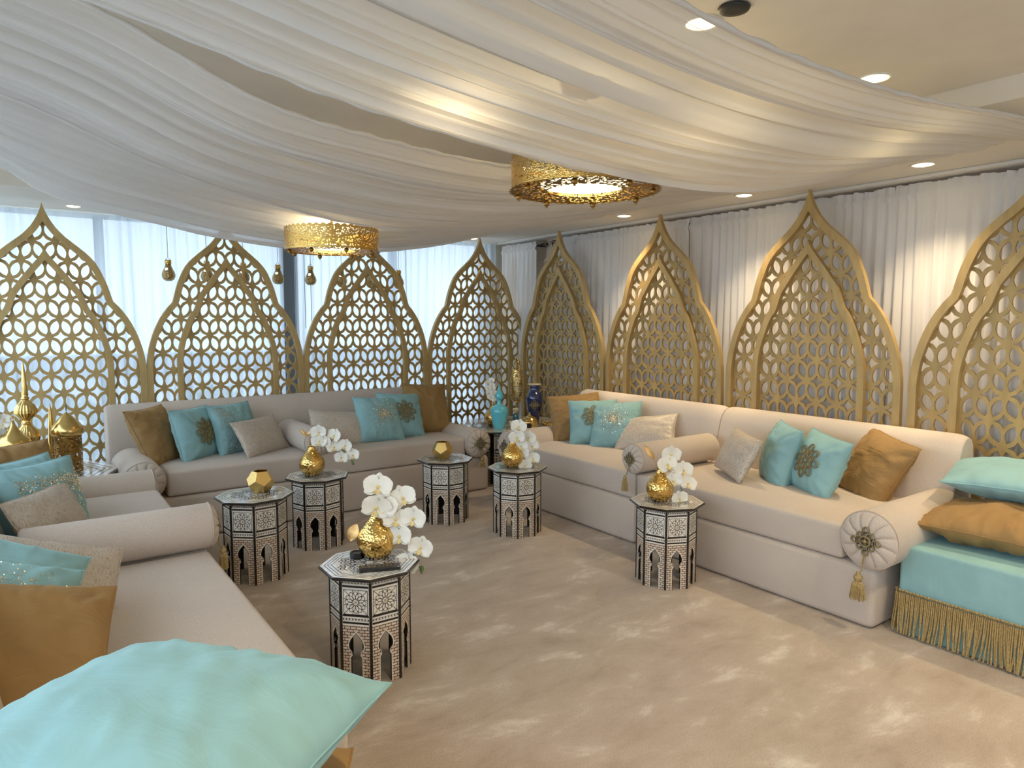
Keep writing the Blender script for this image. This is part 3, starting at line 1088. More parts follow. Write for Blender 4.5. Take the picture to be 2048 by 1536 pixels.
def flower_medallion(W, H, T, R0, cx=0.0, cy=0.0):
    mb = MB()
    def put(pts, r):
        out = []
        for (x, y) in pts:
            u = 2 * x / W; v = 2 * y / H
            out.append((x, y, pz(u, v, T) + .006))
        mb.add(tube(out, r, 4, True))
    for ring, (rad, cnt, pr, pl) in enumerate(((R0 * .70, 8, R0 * .22, R0 * .30), (R0 * .36, 8, R0 * .15, R0 * .22))):
        for k in range(cnt):
            a = 2 * pi * (k + ring * .5) / cnt
            c = V((cx + rad * cos(a), cy + rad * sin(a)))
            pts = []
            for i in range(12):
                b = 2 * pi * i / 12
                d = V((pl * cos(b), pr * sin(b)))
                pts.append((c.x + d.x * cos(a) - d.y * sin(a), c.y + d.x * sin(a) + d.y * cos(a)))
            put(pts, .0034)
            pts = [(c.x + (p[0] - c.x) * .55, c.y + (p[1] - c.y) * .55) for p in pts]
            put(pts, .0026)
    put([(cx + R0 * .13 * cos(2 * pi * i / 10), cy + R0 * .13 * sin(2 * pi * i / 10)) for i in range(10)], .004)
    return mb.mesh('medallion', M['embroidery'], True)


def sequin_mesh(W, H, T, seed, style):
    rnd = random.Random(seed)
    mb = MB()
    for k in range(1500):
        if style == 'round':
            rr = abs(rnd.gauss(0, .42)); a = rnd.random() * 2 * pi
            u, v = rr * cos(a), rr * sin(a)
        else:
            u = -1 + abs(rnd.gauss(0, .45)); v = rnd.uniform(-.9, .9)
            if style == 'top': u, v = rnd.uniform(-.7, .9),   .6 - abs(rnd.gauss(0, .55)) + .2 * noise.noise((k * .01, 0, 0))
        if abs(u) > .92 or abs(v) > .92: continue
        x, y = pxy(u, v, W, H)
        z = pz(u, v, T) + .004
        s = .0013 + .0008 * rnd.random()
        n = V((rnd.gauss(0, .35), rnd.gauss(0, .35), 1)).normalized()
        t = n.cross(V((0, 1, 0))).normalized(); b = n.cross(t)
        p = V((x, y, z))
        mb.add(([p - t * s - b * s, p + t * s - b * s, p + t * s + b * s, p - t * s + b * s], [(0, 1, 2, 3)]))
    return mb.mesh('sequins', M['sequin'])


SEED = [100]


def cushion(kind, W, H, c, az, lean, roll, label, group, T=.195, style='round', push=0.0):
    az, lean, roll = R(az), R(lean), R(roll)
    n = V((cos(az) * cos(lean), sin(az) * cos(lean), sin(lean)))
    h = V((-cos(az) * sin(lean), -sin(az) * sin(lean), cos(lean)))
    r = h.cross(n)
    wv = cos(roll) * r + sin(roll) * h
    hv = -sin(roll) * r + cos(roll) * h
    Mx = Matrix((wv, hv, n)).transposed().to_4x4()
    Mx.translation = V(c) + n * push
    name = {'mustard': 'velvet_cushion', 'turq': 'velvet_cushion', 'med': 'medallion_cushion', 'seq': 'sequin_cushion', 'shim': 'lumbar_cushion'}[kind]
    t = empty(name, (0, 0, 0), 0, label, 'cushion', group)
    t.matrix_world = Mx
    SEED[0] += 1
    s = SEED[0]
    m = {'mustard': M['mustard'], 'shim': M['shimmer']}.get(kind, M['turq'])
    amp = {'shim': .008, 'mustard': .024}.get(kind, .016)
    add('cushion_body', pillow_mesh(W, H, T, m, s, amp), t)
    add('seam', seam_mesh(W, H, m, s), t)
    if kind == 'med': add('medallion', flower_medallion(W, H, T, .105, 0, 0), t)
    if kind == 'seq':
        q = add('sequins', sequin_mesh(W, H, T, s, style), t); q['kind'] = 'stuff'
    return t


gR = 'cushions on the near right sofa'
cushion('mustard', .43, .43, (4.06, 2.04, .635), 157, 28, -10, 'mustard velvet cushion on the near right sofa, beside its end bolster', gR)
cushion('med', .38, .38, (3.83, 2.25, .645), 157, 20, -6, 'turquoise cushion with gold medallion on the near right sofa, by the mustard one', gR)
cushion('seq', .41, .41, (3.90, 2.55, .645), 142, 16, -2, 'turquoise sequin-edged cushion on the near right sofa, seen nearly edge on', gR, style='left')
cushion('shim', .45, .30, (3.74, 2.757, .64), 149, 27, -3, 'shimmering taupe cushion standing tilted on the near right sofa', gR, T=.13)
gA = 'cushions on the far right sofa'
cushion('mustard', .46, .46, (3.896, 4.52, .664), -124, 36, 6, 'mustard velvet cushion at the far end of the right wall sofas', gA)
cushion('med', .41, .41, (3.861, 4.261, .66), -130, 36, 2, 'turquoise medallion cushion leaning before the far right mustard cushion', gA)
cushion('seq', .41, .41, (3.90, 4.04, .66), -150, 36, 7, 'turquoise cushion with round sequin patch on the far right sofa', gA)
cushion('shim', .48, .30, (3.95, 3.758, .635), -163, 42, 12, 'shimmering taupe lumbar cushion on the far right sofa, above the seam bolster', gA, T=.12)
gK = 'cushions on the right half of the back sofa'
cushion('shim', .46, .30, (2.104, 5.42, .628), -96, 36, -7, 'taupe shimmering lumbar cushion right of the back sofa middle bolster', gK, T=.12)
cushion('seq', .41, .41, (2.46, 5.40, .665), -88, 30, -4, 'turquoise sequin cushion on the right half of the back sofa', gK)
cushion('med', .41, .41, (2.69, 5.46, .675), -88, 27, -5, 'turquoise medallion cushion on the right half of the back sofa', gK)
cushion('mustard', .46, .46, (3.01, 5.58, .70), -85, 18, -4, 'mustard velvet cushion at the right end of the back sofa', gK)
gL = 'cushions on the left half of the back sofa'
cushion('mustard', .46, .46, (.796, 5.592, .655), -40, 26, 0, 'mustard velvet cushion at the left end of the back sofa', gL)
cushion('med', .41, .41, (1.043, 5.522, .655), -50, 17, 0, 'turquoise medallion cushion on the left half of the back sofa', gL)
cushion('seq', .41, .41, (1.335, 5.583, .66), -59, 17, 0, 'turquoise sequin cushion on the left half of the back sofa', gL, style='left')
cushion('shim', .46, .30, (1.482, 5.402, .618), -58, 32, 1, 'taupe shimmering lumbar cushion left of the back sofa middle bolster', gL, T=.12)
gF = 'cushions on the far left sofa'
cushion('mustard', .45, .45, (-.06, 4.32, .655), -65, 25, 0, 'mustard velvet cushion leaning in front of the brass lanterns', gF)
cushion('turq', .40, .38, (.0, 3.98, .66), -45, 20, 0, 'plain turquoise cushion between the mustard and sequin ones at far left', gF)
cushion('seq', .40, .38, (.05, 3.74, .675), -54, 18, 0, 'turquoise cushion with sequin band on the far left sofa', gF, style='top')
cushion('shim', .44, .32, (.085, 3.54, .625), -33, 27, 0, 'taupe shimmering cushion behind the left front bolster', gF, T=.12)
gN = 'cushions on the near left sofa'
cushion('mustard', .46, .46, (-.05, 2.24, .60), -72, 50, -24, 'large mustard velvet cushion at lower left, behind the front turquoise pillow', gN, T=.17)
cushion('seq', .40, .40, (-.11, 2.42, .645), -75, 46, -28, 'turquoise sequin cushion just peeking above the lower left mustard one', gN, style='round')
cushion('turq', .41, .41, (-.10, 2.57, .655), -76, 44, -32, 'turquoise velvet cushion at the left photo edge on the near sofa', gN)
cushion('shim', .50, .37, (.01, 2.69, .62), -66, 36, -26, 'taupe shimmering cushion behind the lower left turquoise one', gN, T=.13)

# ------------------------------------------------------------------ poufs and floor pillows
def pouf(x0, x1, y0, y1, h, label, fringe_sides):
    cx, cy = (x0 + x1) / 2, (y0 + y1) / 2
    t = empty('pouf', (cx, cy, 0), 0, label, 'pouf', 'turquoise velvet poufs')
    hx, hy = (x1 - x0) / 2, (y1 - y0) / 2
    add('body', box_mesh('body', -hx, hx, -hy, hy, 0.004, h, M['turq'], .018, 4, True), t)
    rnd = random.Random(5)
    mb, braid = MB(), MB()
    ft = .205
    def side(p, d, nrm, L):
        n = int(L / .0082)
        for k in range(n):
            s = (k + .5) / n * L
            b = V(p) + V(d) * s + V(nrm) * .008
            sw = .017 * noise.noise((s * 11, 0, 0)) + .006 * rnd.uniform(-1, 1)
            pts = [b + V((0, 0, ft))]
            for q in (0.35, .7, 1.0):
                pts.append(b + V((0, 0, ft - (ft - .012) * q)) + V(d) * sw * q * q * 2.2 + V(nrm) * (.010 * q * (1 + .8 * rnd.random())))
            mb.add(tube(pts, .0040, 5))
        for r in range(2):
            pts = [V(p) + V(d) * (L * i / (n * .5)) + V(nrm) * (.007 + .003 * ((i + r) % 2)) + V((0, 0, ft + .004 + .010 * ((i + r) % 2))) for i in range(int(n * .5) + 1)]
            braid.add(tube(pts, .0038, 4))
    if 'x-' in fringe_sides: side((-hx, -hy, 0), (0, 1, 0), (-1, 0, 0), 2 * hy)
    if 'y+' in fringe_sides: side((-hx, hy, 0), (1, 0, 0), (0, 1, 0), 2 * hx)
    if 'x+' in fringe_sides: side((hx, -hy, 0), (0, 1, 0), (1, 0, 0), 2 * hy)
    o = add('fringe', mb.mesh('fringe', M['fringe']), t); o['kind'] = 'stuff'
    add('braid', braid.mesh('braid', M['fringe']), t)
    return t


pouf(3.385, 4.20, 0.70, 1.562, 0.432, 'turquoise velvet pouf with gold fringe at the right edge', ('x-', 'y+'))
pouf(-.20, .50, 0.75, 1.54, 0.43, 'turquoise pouf under the pillow stack in the near left corner', ('x+',))


def floor_pillow(c, rz, W, T, kind, label, tilt=(0, 0), amp=.014):
    t = empty('floor_pillow', c, rz, label, 'pillow', 'stacked velvet floor pillows')
    t.rotation_euler = (tilt[0], tilt[1], rz)
    SEED[0] += 1
    add('pillow_body', pillow_mesh(W, W, T, M[kind], SEED[0], amp, 48), t)
    add('seam', seam_mesh(W, W, M[kind], SEED[0], .003), t)
    return t


floor_pillow((3.80, 1.29, .522), R(4), .60, .20, 'mustard', 'mustard velvet floor pillow lying on the fringed turquoise pouf', amp=.036)
floor_pillow((4.06, 1.34, .70), R(16), .58, .19, 'turq', 'turquoise floor pillow on top of the right pillow stack')
floor_pillow((.14, 1.25, .545), R(-24.6), .64, .24, 'mustard', 'mustard floor pillow mostly hidden beneath the front turquoise pillow', amp=.02)
floor_pillow((.14, 1.26, .775), R(-49.6), .615, .24, 'turq', 'big turquoise velvet pillow filling the lower left foreground', amp=.016)


# ------------------------------------------------------------------ inlaid octagonal tables
RB, RT, HT = 0.168, 0.213, 0.467
PW = 2 * RB * sin(R(22.5))
PH = HT - .026


def arch_cut(w, h):
    """keyhole arch opening, from the floor up; x in -w/2..w/2"""
    s = [(0.185, 0.0), (0.185, 0.265), (0.125, 0.285), (0.155, 0.315), (0.215, 0.335), (0.245, 0.365), (0.235, 0.40), (0.19, 0.435), (0.12, 0.462), (0.05, 0.485), (0, 0.505)]
    r = [(x * w, z * h) for x, z in s]
    return r + [(-x, z) for x, z in reversed(r) if x > 0]


def table_parts():
    # one side panel: local x across, z up, outer face at y=0, inside at y=.010
    th = .010
    zsplit = PH * .575
    a = arch_cut(PW, PH)                       # right foot ... apex ... left foot
    low = [(-PW / 2, 0.0)] + list(reversed(a)) + [(PW / 2, 0.0), (PW / 2, zsplit), (-PW / 2, zsplit)]
    v1, f1 = cut_board(low, [], 0.0, th)
    vs = list(v1); fs = list(f1); fm = []
    for f in fs:
        ys = [v1[i][1] for i in f]
        fm.append(0 if max(ys) < 1e-6 else 1)
    b = len(vs)
    v2, f2 = boxvf(-PW / 2, PW / 2, 0, th, zsplit, PH)
    vs += v2; fs += [tuple(b + i for i in f) for f in f2]; fm += [2 if all(v2[i][1] < 1e-6 for i in f) else 1 for f in f2]
    uv = [(p[0] + .5, p[2]) for p in vs]
    panel = mesh('side_panel', vs, fs, [M['brick'], M['black'], M['bone']], False, fm, uv)
    # inlay on it: rosette lines, black stringing, diamonds, arch outline
    e = -.0006
    def line(mb, p, q, wd, mi):
        p, q = V(p), V(q)
        d = (q - p).normalized(); n = V((-d.y, d.x)) * wd / 2
        mb.add(([(p.x + n.x, e, p.y + n.y), (p.x - n.x, e, p.y - n.y), (q.x - n.x, e, q.y - n.y), (q.x + n.x, e, q.y + n.y)], [(0, 1, 2, 3)]), mi)
    ros = MB()
    S = PW * .80; cz = PH * .80; lw = .0022
    # tan heart
    k = S * .055
    ros.add(([(-k, e * 1.5, cz - k), (k, e * 1.5, cz - k), (k, e * 1.5, cz + k), (-k, e * 1.5, cz + k)], [(0, 1, 2, 3)]), 1)
    n = 12
    for i in range(n):
        a0 = 2 * pi * i / n; a1 = a0 + pi / n; a_ = a0 - pi / n
        pol = lambda r, a: (S * r * cos(a), cz + S * r * sin(a))
        line(ros, pol(.10, a1), pol(.22, a0), lw, 0); line(ros, pol(.10, a_), pol(.22, a0), lw, 0)
        line(ros, pol(.22, a0), pol(.33, a0 + .13), lw, 0); line(ros, pol(.22, a0), pol(.33, a0 - .13), lw, 0)
        line(ros, pol(.33, a0 + .13), pol(.36, a1), lw, 0); line(ros, pol(.33, a0 - .13), pol(.36, a_), lw, 0)
        line(ros, pol(.36, a1), pol(.445, a0 + .10), lw, 0); line(ros, pol(.36, a_), pol(.445, a0 - .10), lw, 0)
        line(ros, pol(.445, a0 + .10), pol(.445, a0 - .10), lw, 0)
        m = max(abs(cos(a1)), abs(sin(a1)))
        line(ros, pol(.36, a1), pol(.5 / m, a1), lw, 0)
    h = S / 2
    for p, q in (((-h, cz - h), (h, cz - h)), ((h, cz - h), (h, cz + h)), ((h, cz + h), (-h, cz + h)), ((-h, cz + h), (-h, cz - h))):
        line(ros, p, q, .0022, 0)
    rosette = ros.mesh('rosette', [M['black'], M['tan']])
    bd = MB()
    def hband(z, hgt): bd.add(([(-PW * .44, e, z), (PW * .44, e, z), (PW * .44, e, z + hgt), (-PW * .44, e, z + hgt)], [(0, 1, 2, 3)]), 0)
    def diamonds(z, hgt, cnt=8):
        for i in range(cnt):
            x = PW * .84 * ((i + .5) / cnt - .5); dx = PW * .84 / cnt * .46
            bd.add(([(x - dx, e * 2, z), (x, e * 2, z - hgt / 2), (x + dx, e * 2, z), (x, e * 2, z + hgt / 2)], [(0, 1, 2, 3)]), 1)
    hband(PH * .940, .0085); hband(PH * .662, .0085); hband(PH * .592, .0085)
    hband(PH * .627, .0078); diamonds(PH * .627 + .0039, .0072)
    hband(PH * .978, .0085); diamonds(PH * .978 + .0042, .0078)
    for i in range(22):      # stitched dots down both margins
        for sx in (-1, 1):
            z = PH * (i + .5) / 22
            bd.add(([(sx * PW * .455 - .0009, e, z - .0022), (sx * PW * .455 + .0009, e, z - .0022), (sx * PW * .455 + .0009, e, z + .0022), (sx * PW * .455 - .0009, e, z + .0022)], [(0, 1, 2, 3)]), 0)
    band = bd.mesh('string_inlay', [M['black'], M['bone']])
    ol = MB()
    outline = [(x * 1.10, z + (.004 if z > .01 else 0)) for x, z in a]
    for i in range(len(outline) - 1):
        line(ol, outline[i], outline[i + 1], .0045, 1)
        line(ol, a[i], a[i + 1], .0022, 0)
    edge = ol.mesh('arch_edging', [M['black'], M['bone']])
    strip = box_mesh('corner_strip', -.0058, .0058, -.003, .010, 0.0, PH, M['black'])
    # top: concentric octagon bands
    vs, fs, fm = [], [], []
    def octa(r, z): 
        b = len(vs)
        for k in range(8):
            a = 2 * pi * k / 8
            vs.append((r * cos(a), r * sin(a), z))
        return b
    rings = [(RT - .006, 1), (RT - .009, 0), (RT - .022, 0), (RT - .026, 1), (RT - .036, 0), (RT - .040, 1), (RT - .052, 0), (RT - .056, 1)]
    z1 = HT
    lower = octa(RT - .030, HT - .026); mid = octa(RT, HT - .010); up = octa(RT, HT - .005)
    seq = [lower, mid, up]
    cm = [1, 1]
    for r, m in rings: seq.append(octa(r, z1)); cm.append(m)
    for s in range(len(seq) - 1):
        for k in range(8):
            l = (k + 1) % 8
            fs.append((seq[s] + k, seq[s] + l, seq[s + 1] + l, seq[s + 1] + k)); fm.append(cm[s])
    last = seq[-1]
    fs.append(tuple(last + k for k in range(8))); fm.append(0)
    fs.append(tuple(lower + k for k in reversed(range(8)))); fm.append(1)
    top = mesh('tabletop', vs, fs, [M['bonetop'], M['black']], False, fm)
    # star inlay in the middle and diamonds along the edge
    st = MB()
    def tl(p, q, wd):
        p, q = V(p), V(q); d = (q - p).normalized(); n_ = V((-d.y, d.x)) * wd / 2
        st.add(([(p.x + n_.x, p.y + n_.y, HT + .0005), (p.x - n_.x, p.y - n_.y, HT + .0005), (q.x - n_.x, q.y - n_.y, HT + .0005), (q.x + n_.x, q.y + n_.y, HT + .0005)], [(3, 2, 1, 0)]), 0)
    for (ox, oy, s) in [(0, 0, .085)] + [(.098 * cos(a), .098 * sin(a), .042) for a in [2 * pi * (k + .5) / 8 for k in range(8)]]:
        nn = 12 if s > .06 else 8
        for i in range(nn):
            a0 = 2 * pi * i / nn; a1 = a0 + pi / nn
            pol = lambda r, a: (ox + s * r * cos(a), oy + s * r * sin(a))
            tl(pol(.2, a1), pol(.5, a0), .0034); tl(pol(.2, a0 - pi / nn), pol(.5, a0), .0034)
            tl(pol(.5, a0), pol(.75, a1), .0034); tl(pol(.5, a0), pol(.75, a0 - pi / nn), .0034)
            tl(pol(.75, a1), pol(1.0, a0), .0034); tl(pol(.75, a0 - pi / nn), pol(1.0, a0), .0034)
    star = st.mesh('star_inlay', [M['black']])
    dm = MB()
    for k in range(8):
        p = V((RT * cos(2 * pi * k / 8), RT * sin(2 * pi * k / 8), 0)); q = V((RT * cos(2 * pi * (k + 1) / 8), RT * sin(2 * pi * (k + 1) / 8), 0))
        p2 = V((p.x * (RT - .03) / RT, p.y * (RT - .03) / RT, 0)); q2 = V((q.x * (RT - .03) / RT, q.y * (RT - .03) / RT, 0))
        nrm = ((p + q) / 2).normalized()
        for i in range(13):
            t = (i + .5) / 13; dt = .42 / 13
            def on(tt, f):
                a = p.lerp(p2, f).lerp(q.lerp(q2, f), tt)
                return a + nrm * .0008 + V((0, 0, HT - .010 - .016 * f - .0006))
            dm.add(([on(t - dt, .38), on(t, .14), on(t + dt, .38), on(t, .62)], [(0, 3, 2, 1)]), 0)
    edged = dm.mesh('diamond_edging', [M['bone']])
    return panel, rosette, band, edge, strip, top, star, edged


TP = table_parts()


def table(x, y, deg, label, s=1.0, group='inlaid octagonal side tables on the carpet', z=0.0):
    t = empty('octagonal_table', (x, y, z), R(deg), label, 'side table', group)
    t.scale = (s, s, s)
    panel, rosette, band, edge, strip, top, star, edged = TP
    ap = RB * cos(R(22.5))
    for k in range(8):
        a = 2 * pi * (k + .5) / 8
        # outer face looks outwards: local -y -> radial
        p = add('side_panel', panel, t, (ap * cos(a), ap * sin(a), 0), (0, 0, a + pi / 2))
        add('rosette', rosette, p); add('string_inlay', band, p); add('arch_edging', edge, p)
        a2 = 2 * pi * k / 8
        add('corner_strip', strip, t, (RB * cos(a2), RB * sin(a2), 0), (0, 0, a2 + pi / 2))
    tt = add('tabletop', top, t)
    add('star_inlay', star, tt); add('diamond_edging', edged, tt)
    return t


table(1.179, 2.711, -113.5, 'nearest inlaid octagonal table, with a remote control on it')
table(2.994, 2.677, -138.2, 'inlaid octagonal table in front of the near right sofa')
table(2.832, 3.923, -124, 'inlaid octagonal table in front of the far right sofa')
table(2.571, 4.480, -112, 'inlaid octagonal table with gold faceted holder before the back sofa')
table(1.590, 4.485, -95, 'inlaid octagonal table with orchid vase before the back sofa middle')
table(1.084, 4.124, -107.7, 'inlaid octagonal table beside the left bolster, with a gold faceted holder', 1.04)
# the two big corner tables
table(3.92, 5.42, 210, 'large inlaid corner table between back sofa and right sofa', 0.0, None) if False else None


def corner_table(x, y, deg, label):
    t = table(x, y, deg, label, 1.0, 'large inlaid corner tables')
    t.scale = (2.75, 2.75, .497 / HT)
    return t


corner_table(3.90, 5.43, 207, 'large inlaid corner table holding vases at the right of the back sofa')
corner_table(-.04, 5.40, 0, 'large inlaid corner table holding brass lanterns at the far left')
ZC1 = .497

# ------------------------------------------------------------------ things on the tables
def vase(x, y, z, label, s=1.0, dark=False):
    t = empty('gold_vase', (x, y, z), 0, label, 'vase', 'round hammered gold vases')
    prof = [(.030, 0), (.045, .003), (.066, .022), (.081, .05), (.086, .075), (.082, .10), (.066, .130), (.042, .158), (.027, .178), (.021, .195), (.022, .207), (.025, .212), (.021, .211), (.018, .195), (.020, .17), (.03, .15)]
    prof = [(r * s, q * s) for r, q in prof]
    add('body', lathe_mesh('body', prof, M['gold'], 40, False), t)
    return t


def petal_mesh(L, W, cup, name='petal'):
    vs, fs = [], []
    n, m = 6, 4
    for i in range(n + 1):
        t = i / n
        wd = W * math.sin(pi * min(1, (t * .92 + .06))) ** .7
        for j in range(m + 1):
            u = 2 * j / m - 1
            vs.append((u * wd / 2, L * t, cup * (t * t) - .25 * cup * (1 - u * u) + .10 * W * u * u * math.sin(t * 5)))
    for i in range(n):
        for j in range(m):
            a = i * (m + 1) + j
            fs.append((a, a + 1, a + m + 2, a + m + 1))
    return mesh(name, vs, fs, M['petal'], True)


PET_BIG = petal_mesh(.040, .050, .006, 'petal'); PET_SML = petal_mesh(.038, .028, .004, 'sepal')
mb = MB()
mb.add(sphere_vf(.0048, (0, 0, .006), 8, 6), 0)
mb.add(([(0, -.004, .004), (-.009, -.014, .012), (0, -.022, .010), (.009, -.014, .012)], [(0, 1, 2, 3)]), 0)
LIP = mb.mesh('lip', [M['lip']], True)


def blossom(parent, p, face, s=1.0, roll=0.0):
    """one orchid bloom as a part; its petals are sub-parts. face: direction it looks in"""
    f = V(face).normalized()
    up = V((0, 0, 1)) - f * f.z
    if up.length < .1: up = V((0, 1, 0))
    up.normalize()
    rt = up.cross(f)
    Mx = Matrix((rt, up, f)).transposed().to_4x4() @ Matrix.Rotation(roll, 4, 'Z') @ Matrix.Scale(s, 4)
    b = add('blossom', LIP, parent)
    Mx.translation = V(p)
    b.matrix_local = Mx
    for a, me in ((0, PET_SML), (R(118), PET_SML), (R(-118), PET_SML), (R(72), PET_BIG), (R(-72), PET_BIG)):
        q = add('petal', me, b, (0, 0, .001 if me is PET_SML else .004), (R(8), 0, a))
    return b


def orchid(x, y, z, path, label, n=8, s=1.0, face=(0, -1, .1), leaves=(), buds=True, seed=1, group='white orchid sprays in gold vases'):
    """path: points relative to the vase mouth"""
    t = empty('orchid_spray', (x, y, z), 0, label, 'flowers', group)
    P = cr(path, 24)
    add('stem', MB().add(tube(P, .0022, 6)).mesh('stem', M['stem'], True), t)
    rnd = random.Random(seed)
    for k in range(n):
        u = .30 + .62 * k / max(1, n - 1)
        i = min(22, int(u * 23))
        p = P[i]
        side = -1 if k % 2 else 1
        fv = V(face) + V((rnd.uniform(-.35, .35), rnd.uniform(-.2, .2), rnd.uniform(-.3, .3)))
        d = (P[i + 1] - P[i - 1]).normalized()
        sd = d.cross(V(face)).normalized()
        blossom(t, p + sd * side * .022 * s + fv.normalized() * .012, fv, s * (1.05 - .25 * u) * 1.0, rnd.uniform(-.4, .4))
    if buds:
        for k in range(3):
            p = P[23] + V((rnd.uniform(-.012, .012), rnd.uniform(-.012, .012), -.008 * k))
            add('bud', MB().add(sphere_vf(.009 - .0015 * k, p, 8, 6, 1.4)).mesh('bud', M['leaf'], True), t)
    for (a, b, wd) in leaves:
        a, b = V(a), V(b)
        d = (b - a); L = d.length; d.normalize()
        sv = d.cross(V(face)).normalized(); nv = sv.cross(d)
        vs, fs = [], []
        for i in range(8):
            q = i / 7
            ww = wd * math.sin(pi * (q * .94 + .05)) ** .8
            c = a + d * L * q + nv * .01 * math.sin(q * 3)
            vs += [c - sv * ww / 2 + nv * .006, c, c + sv * ww / 2 + nv * .006]
        for i in range(7):
            fs += [(3 * i, 3 * i + 1, 3 * i + 4, 3 * i + 3), (3 * i + 1, 3 * i + 2, 3 * i + 5, 3 * i + 4)]
        add('gold_leaf', mesh('gold_leaf', vs, fs, M['goldleaf'], True), t)
        add('leaf_stalk', MB().add(tube([(0, 0, -.06), a * .5 + V((0, 0, -.01)), a], .0016, 5)).mesh('leaf_stalk', M['goldleaf']), t)
    return t


def faceted_holder(x, y, z, rz, label, s=1.0):
    """gold dodecahedron votive holder, open at the top"""
    t = empty('faceted_holder', (x, y, z), rz, label, 'candle holder', 'gold faceted candle holders')
    phi = (1 + 5 ** .5) / 2
    bm = bmesh.new()
    pts = []
    for a in (-1, 1):
        for b in (-1, 1):
            for c in (-1, 1): pts.append((a, b, c))
            pts += [(0, a / phi, b * phi), (a / phi, b * phi, 0), (a * phi, 0, b / phi)]
    vs = [bm.verts.new(p) for p in pts]
    bmesh.ops.convex_hull(bm, input=vs)
    bmesh.ops.dissolve_limit(bm, angle_limit=.02, verts=bm.verts[:], edges=bm.edges[:])
    # stand it on a face
    f = max(bm.faces, key=lambda q: q.calc_center_median().z)
    rot = f.normal.rotation_difference(V((0, 0, 1))).to_matrix()
    bmesh.ops.rotate(bm, cent=(0, 0, 0), matrix=rot, verts=bm.verts)
    bmesh.ops.scale(bm, vec=(.046 * s,) * 3, verts=bm.verts)
    zmin = min(v.co.z for v in bm.verts)
    bmesh.ops.translate(bm, vec=(0, 0, -zmin), verts=bm.verts)
    bm.faces.ensure_lookup_table()
    top = max(bm.faces, key=lambda q: q.calc_center_median().z)
    bmesh.ops.delete(bm, geom=[top], context='FACES_ONLY')
    bmesh.ops.bevel(bm, geom=bm.edges[:], offset=.0012, segments=1, affect='EDGES')
    bmesh.ops.solidify(bm, geom=bm.faces[:], thickness=.003)
    add('shell', bm_mesh('shell', bm, M['goldfacet']), t)
    add('candle', lathe_mesh('candle', [(.018 * s, .012), (.018 * s, .045 * s), (.002, .047 * s)], M['cream'], 14), t)
    return t


ZT_ = HT
CAMV = V((-.58, -.82, .25))
vase(1.235, 2.76, ZT_, 'hammered gold vase on the nearest table, beside the remote')
orchid(1.235, 2.76, ZT_ + .205, [(0, 0, -.05), (.0, 0, .02), (-.03, .0, .05), (.02, -.02, .065), (.07, -.04, .035), (.10, -.07, -.03), (.115, -.09, -.11), (.13, -.10, -.20), (.16, -.105, -.265)],
       'white orchid spray in the vase on the nearest table', 9, 1.75, CAMV, [((-.01, .01, .05), (-.01, .0, .10), .03), ((.02, .01, .06), (.085, .0, .115), .034), ((-.07, .05, -.06), (-.10, .05, -.13), .05)], True, 2)
vase(2.96, 2.70, ZT_, 'hammered gold vase on the table by the near right sofa', .92)
orchid(2.96, 2.70, ZT_ + .19, [(0, 0, -.05), (.01, 0, .02), (.015, -.01, .045), (.05, -.03, .04), (.075, -.05, -.01), (.085, -.07, -.07), (.095, -.08, -.13), (.12, -.09, -.175)],
       'white orchid spray in the vase by the near right sofa', 7, 1.6, CAMV, [((-.03, .02, .05), (-.075, .06, .13), .035)], True, 5)
vase(2.80, 3.93, ZT_, 'hammered gold vase on the table by the far right sofa', .95)
orchid(2.80, 3.93, ZT_ + .195, [(0, 0, -.05), (.0, 0, .02), (.02, -.01, .05), (.055, -.03, .04), (.075, -.05, -.02), (.085, -.06, -.08), (.085, -.07, -.15), (.09, -.08, -.19)],
       'dense white orchid spray by the far right sofa', 9, 1.6, CAMV, [], True, 8)
vase(1.56, 4.50, ZT_, 'hammered gold vase on the table before the middle bolster', .98)
orchid(1.56, 4.50, ZT_ + .20, [(0, 0, -.05), (.02, 0, .02), (.05, -.02, .055), (.10, -.05, .05), (.15, -.09, .0), (.19, -.13, -.06), (.22, -.16, -.11)],
       'white orchid spray arching right over the table before the middle bolster', 8, 1.5, CAMV, [((-.02, .02, .06), (-.055, .05, .11), .022), ((-.01, .02, .06), (-.005, .03, .10), .022)], True, 11)
faceted_holder(1.13, 4.16, HT * 1.04, .3, 'gold faceted holder on the table by the left bolster', 1.0)
faceted_holder(2.55, 4.49, HT, .9, 'gold faceted holder on the table before the back sofa right half', 1.0)

# remote control
rc = empty('remote_control', (1.175, 2.60, HT + .0012), R(-22), 'black television remote on the nearest inlaid table', 'remote control')
add('case', box_mesh('case', -.085, .085, -.022, .022, 0, .018, M['black'], .005, 3), rc)
for i in range(9):
    for j in range(3):
        add('button', box_mesh('button', -.004, .004, -.0045, .0045, 0, .0022, M['button'] if (i, j) != (8, 2) else M['red']), rc, (-.068 + i * .0165, -.012 + j * .012, .0178))
tag(add('coaster', lathe_mesh('coaster', [(.03, 0), (.033, .003), (.033, .022), (.028, .025), (.02, .02)], M['black'], 8, True, False), None, (1.16, 2.80, HT + .001)), 'small black holder behind the nearest gold vase', 'holder')

# ---- right corner group
def part_lathe(root, name, prof, m, n=28, loc=None): return add(name, lathe_mesh(name, prof, m, n, True), root, loc)


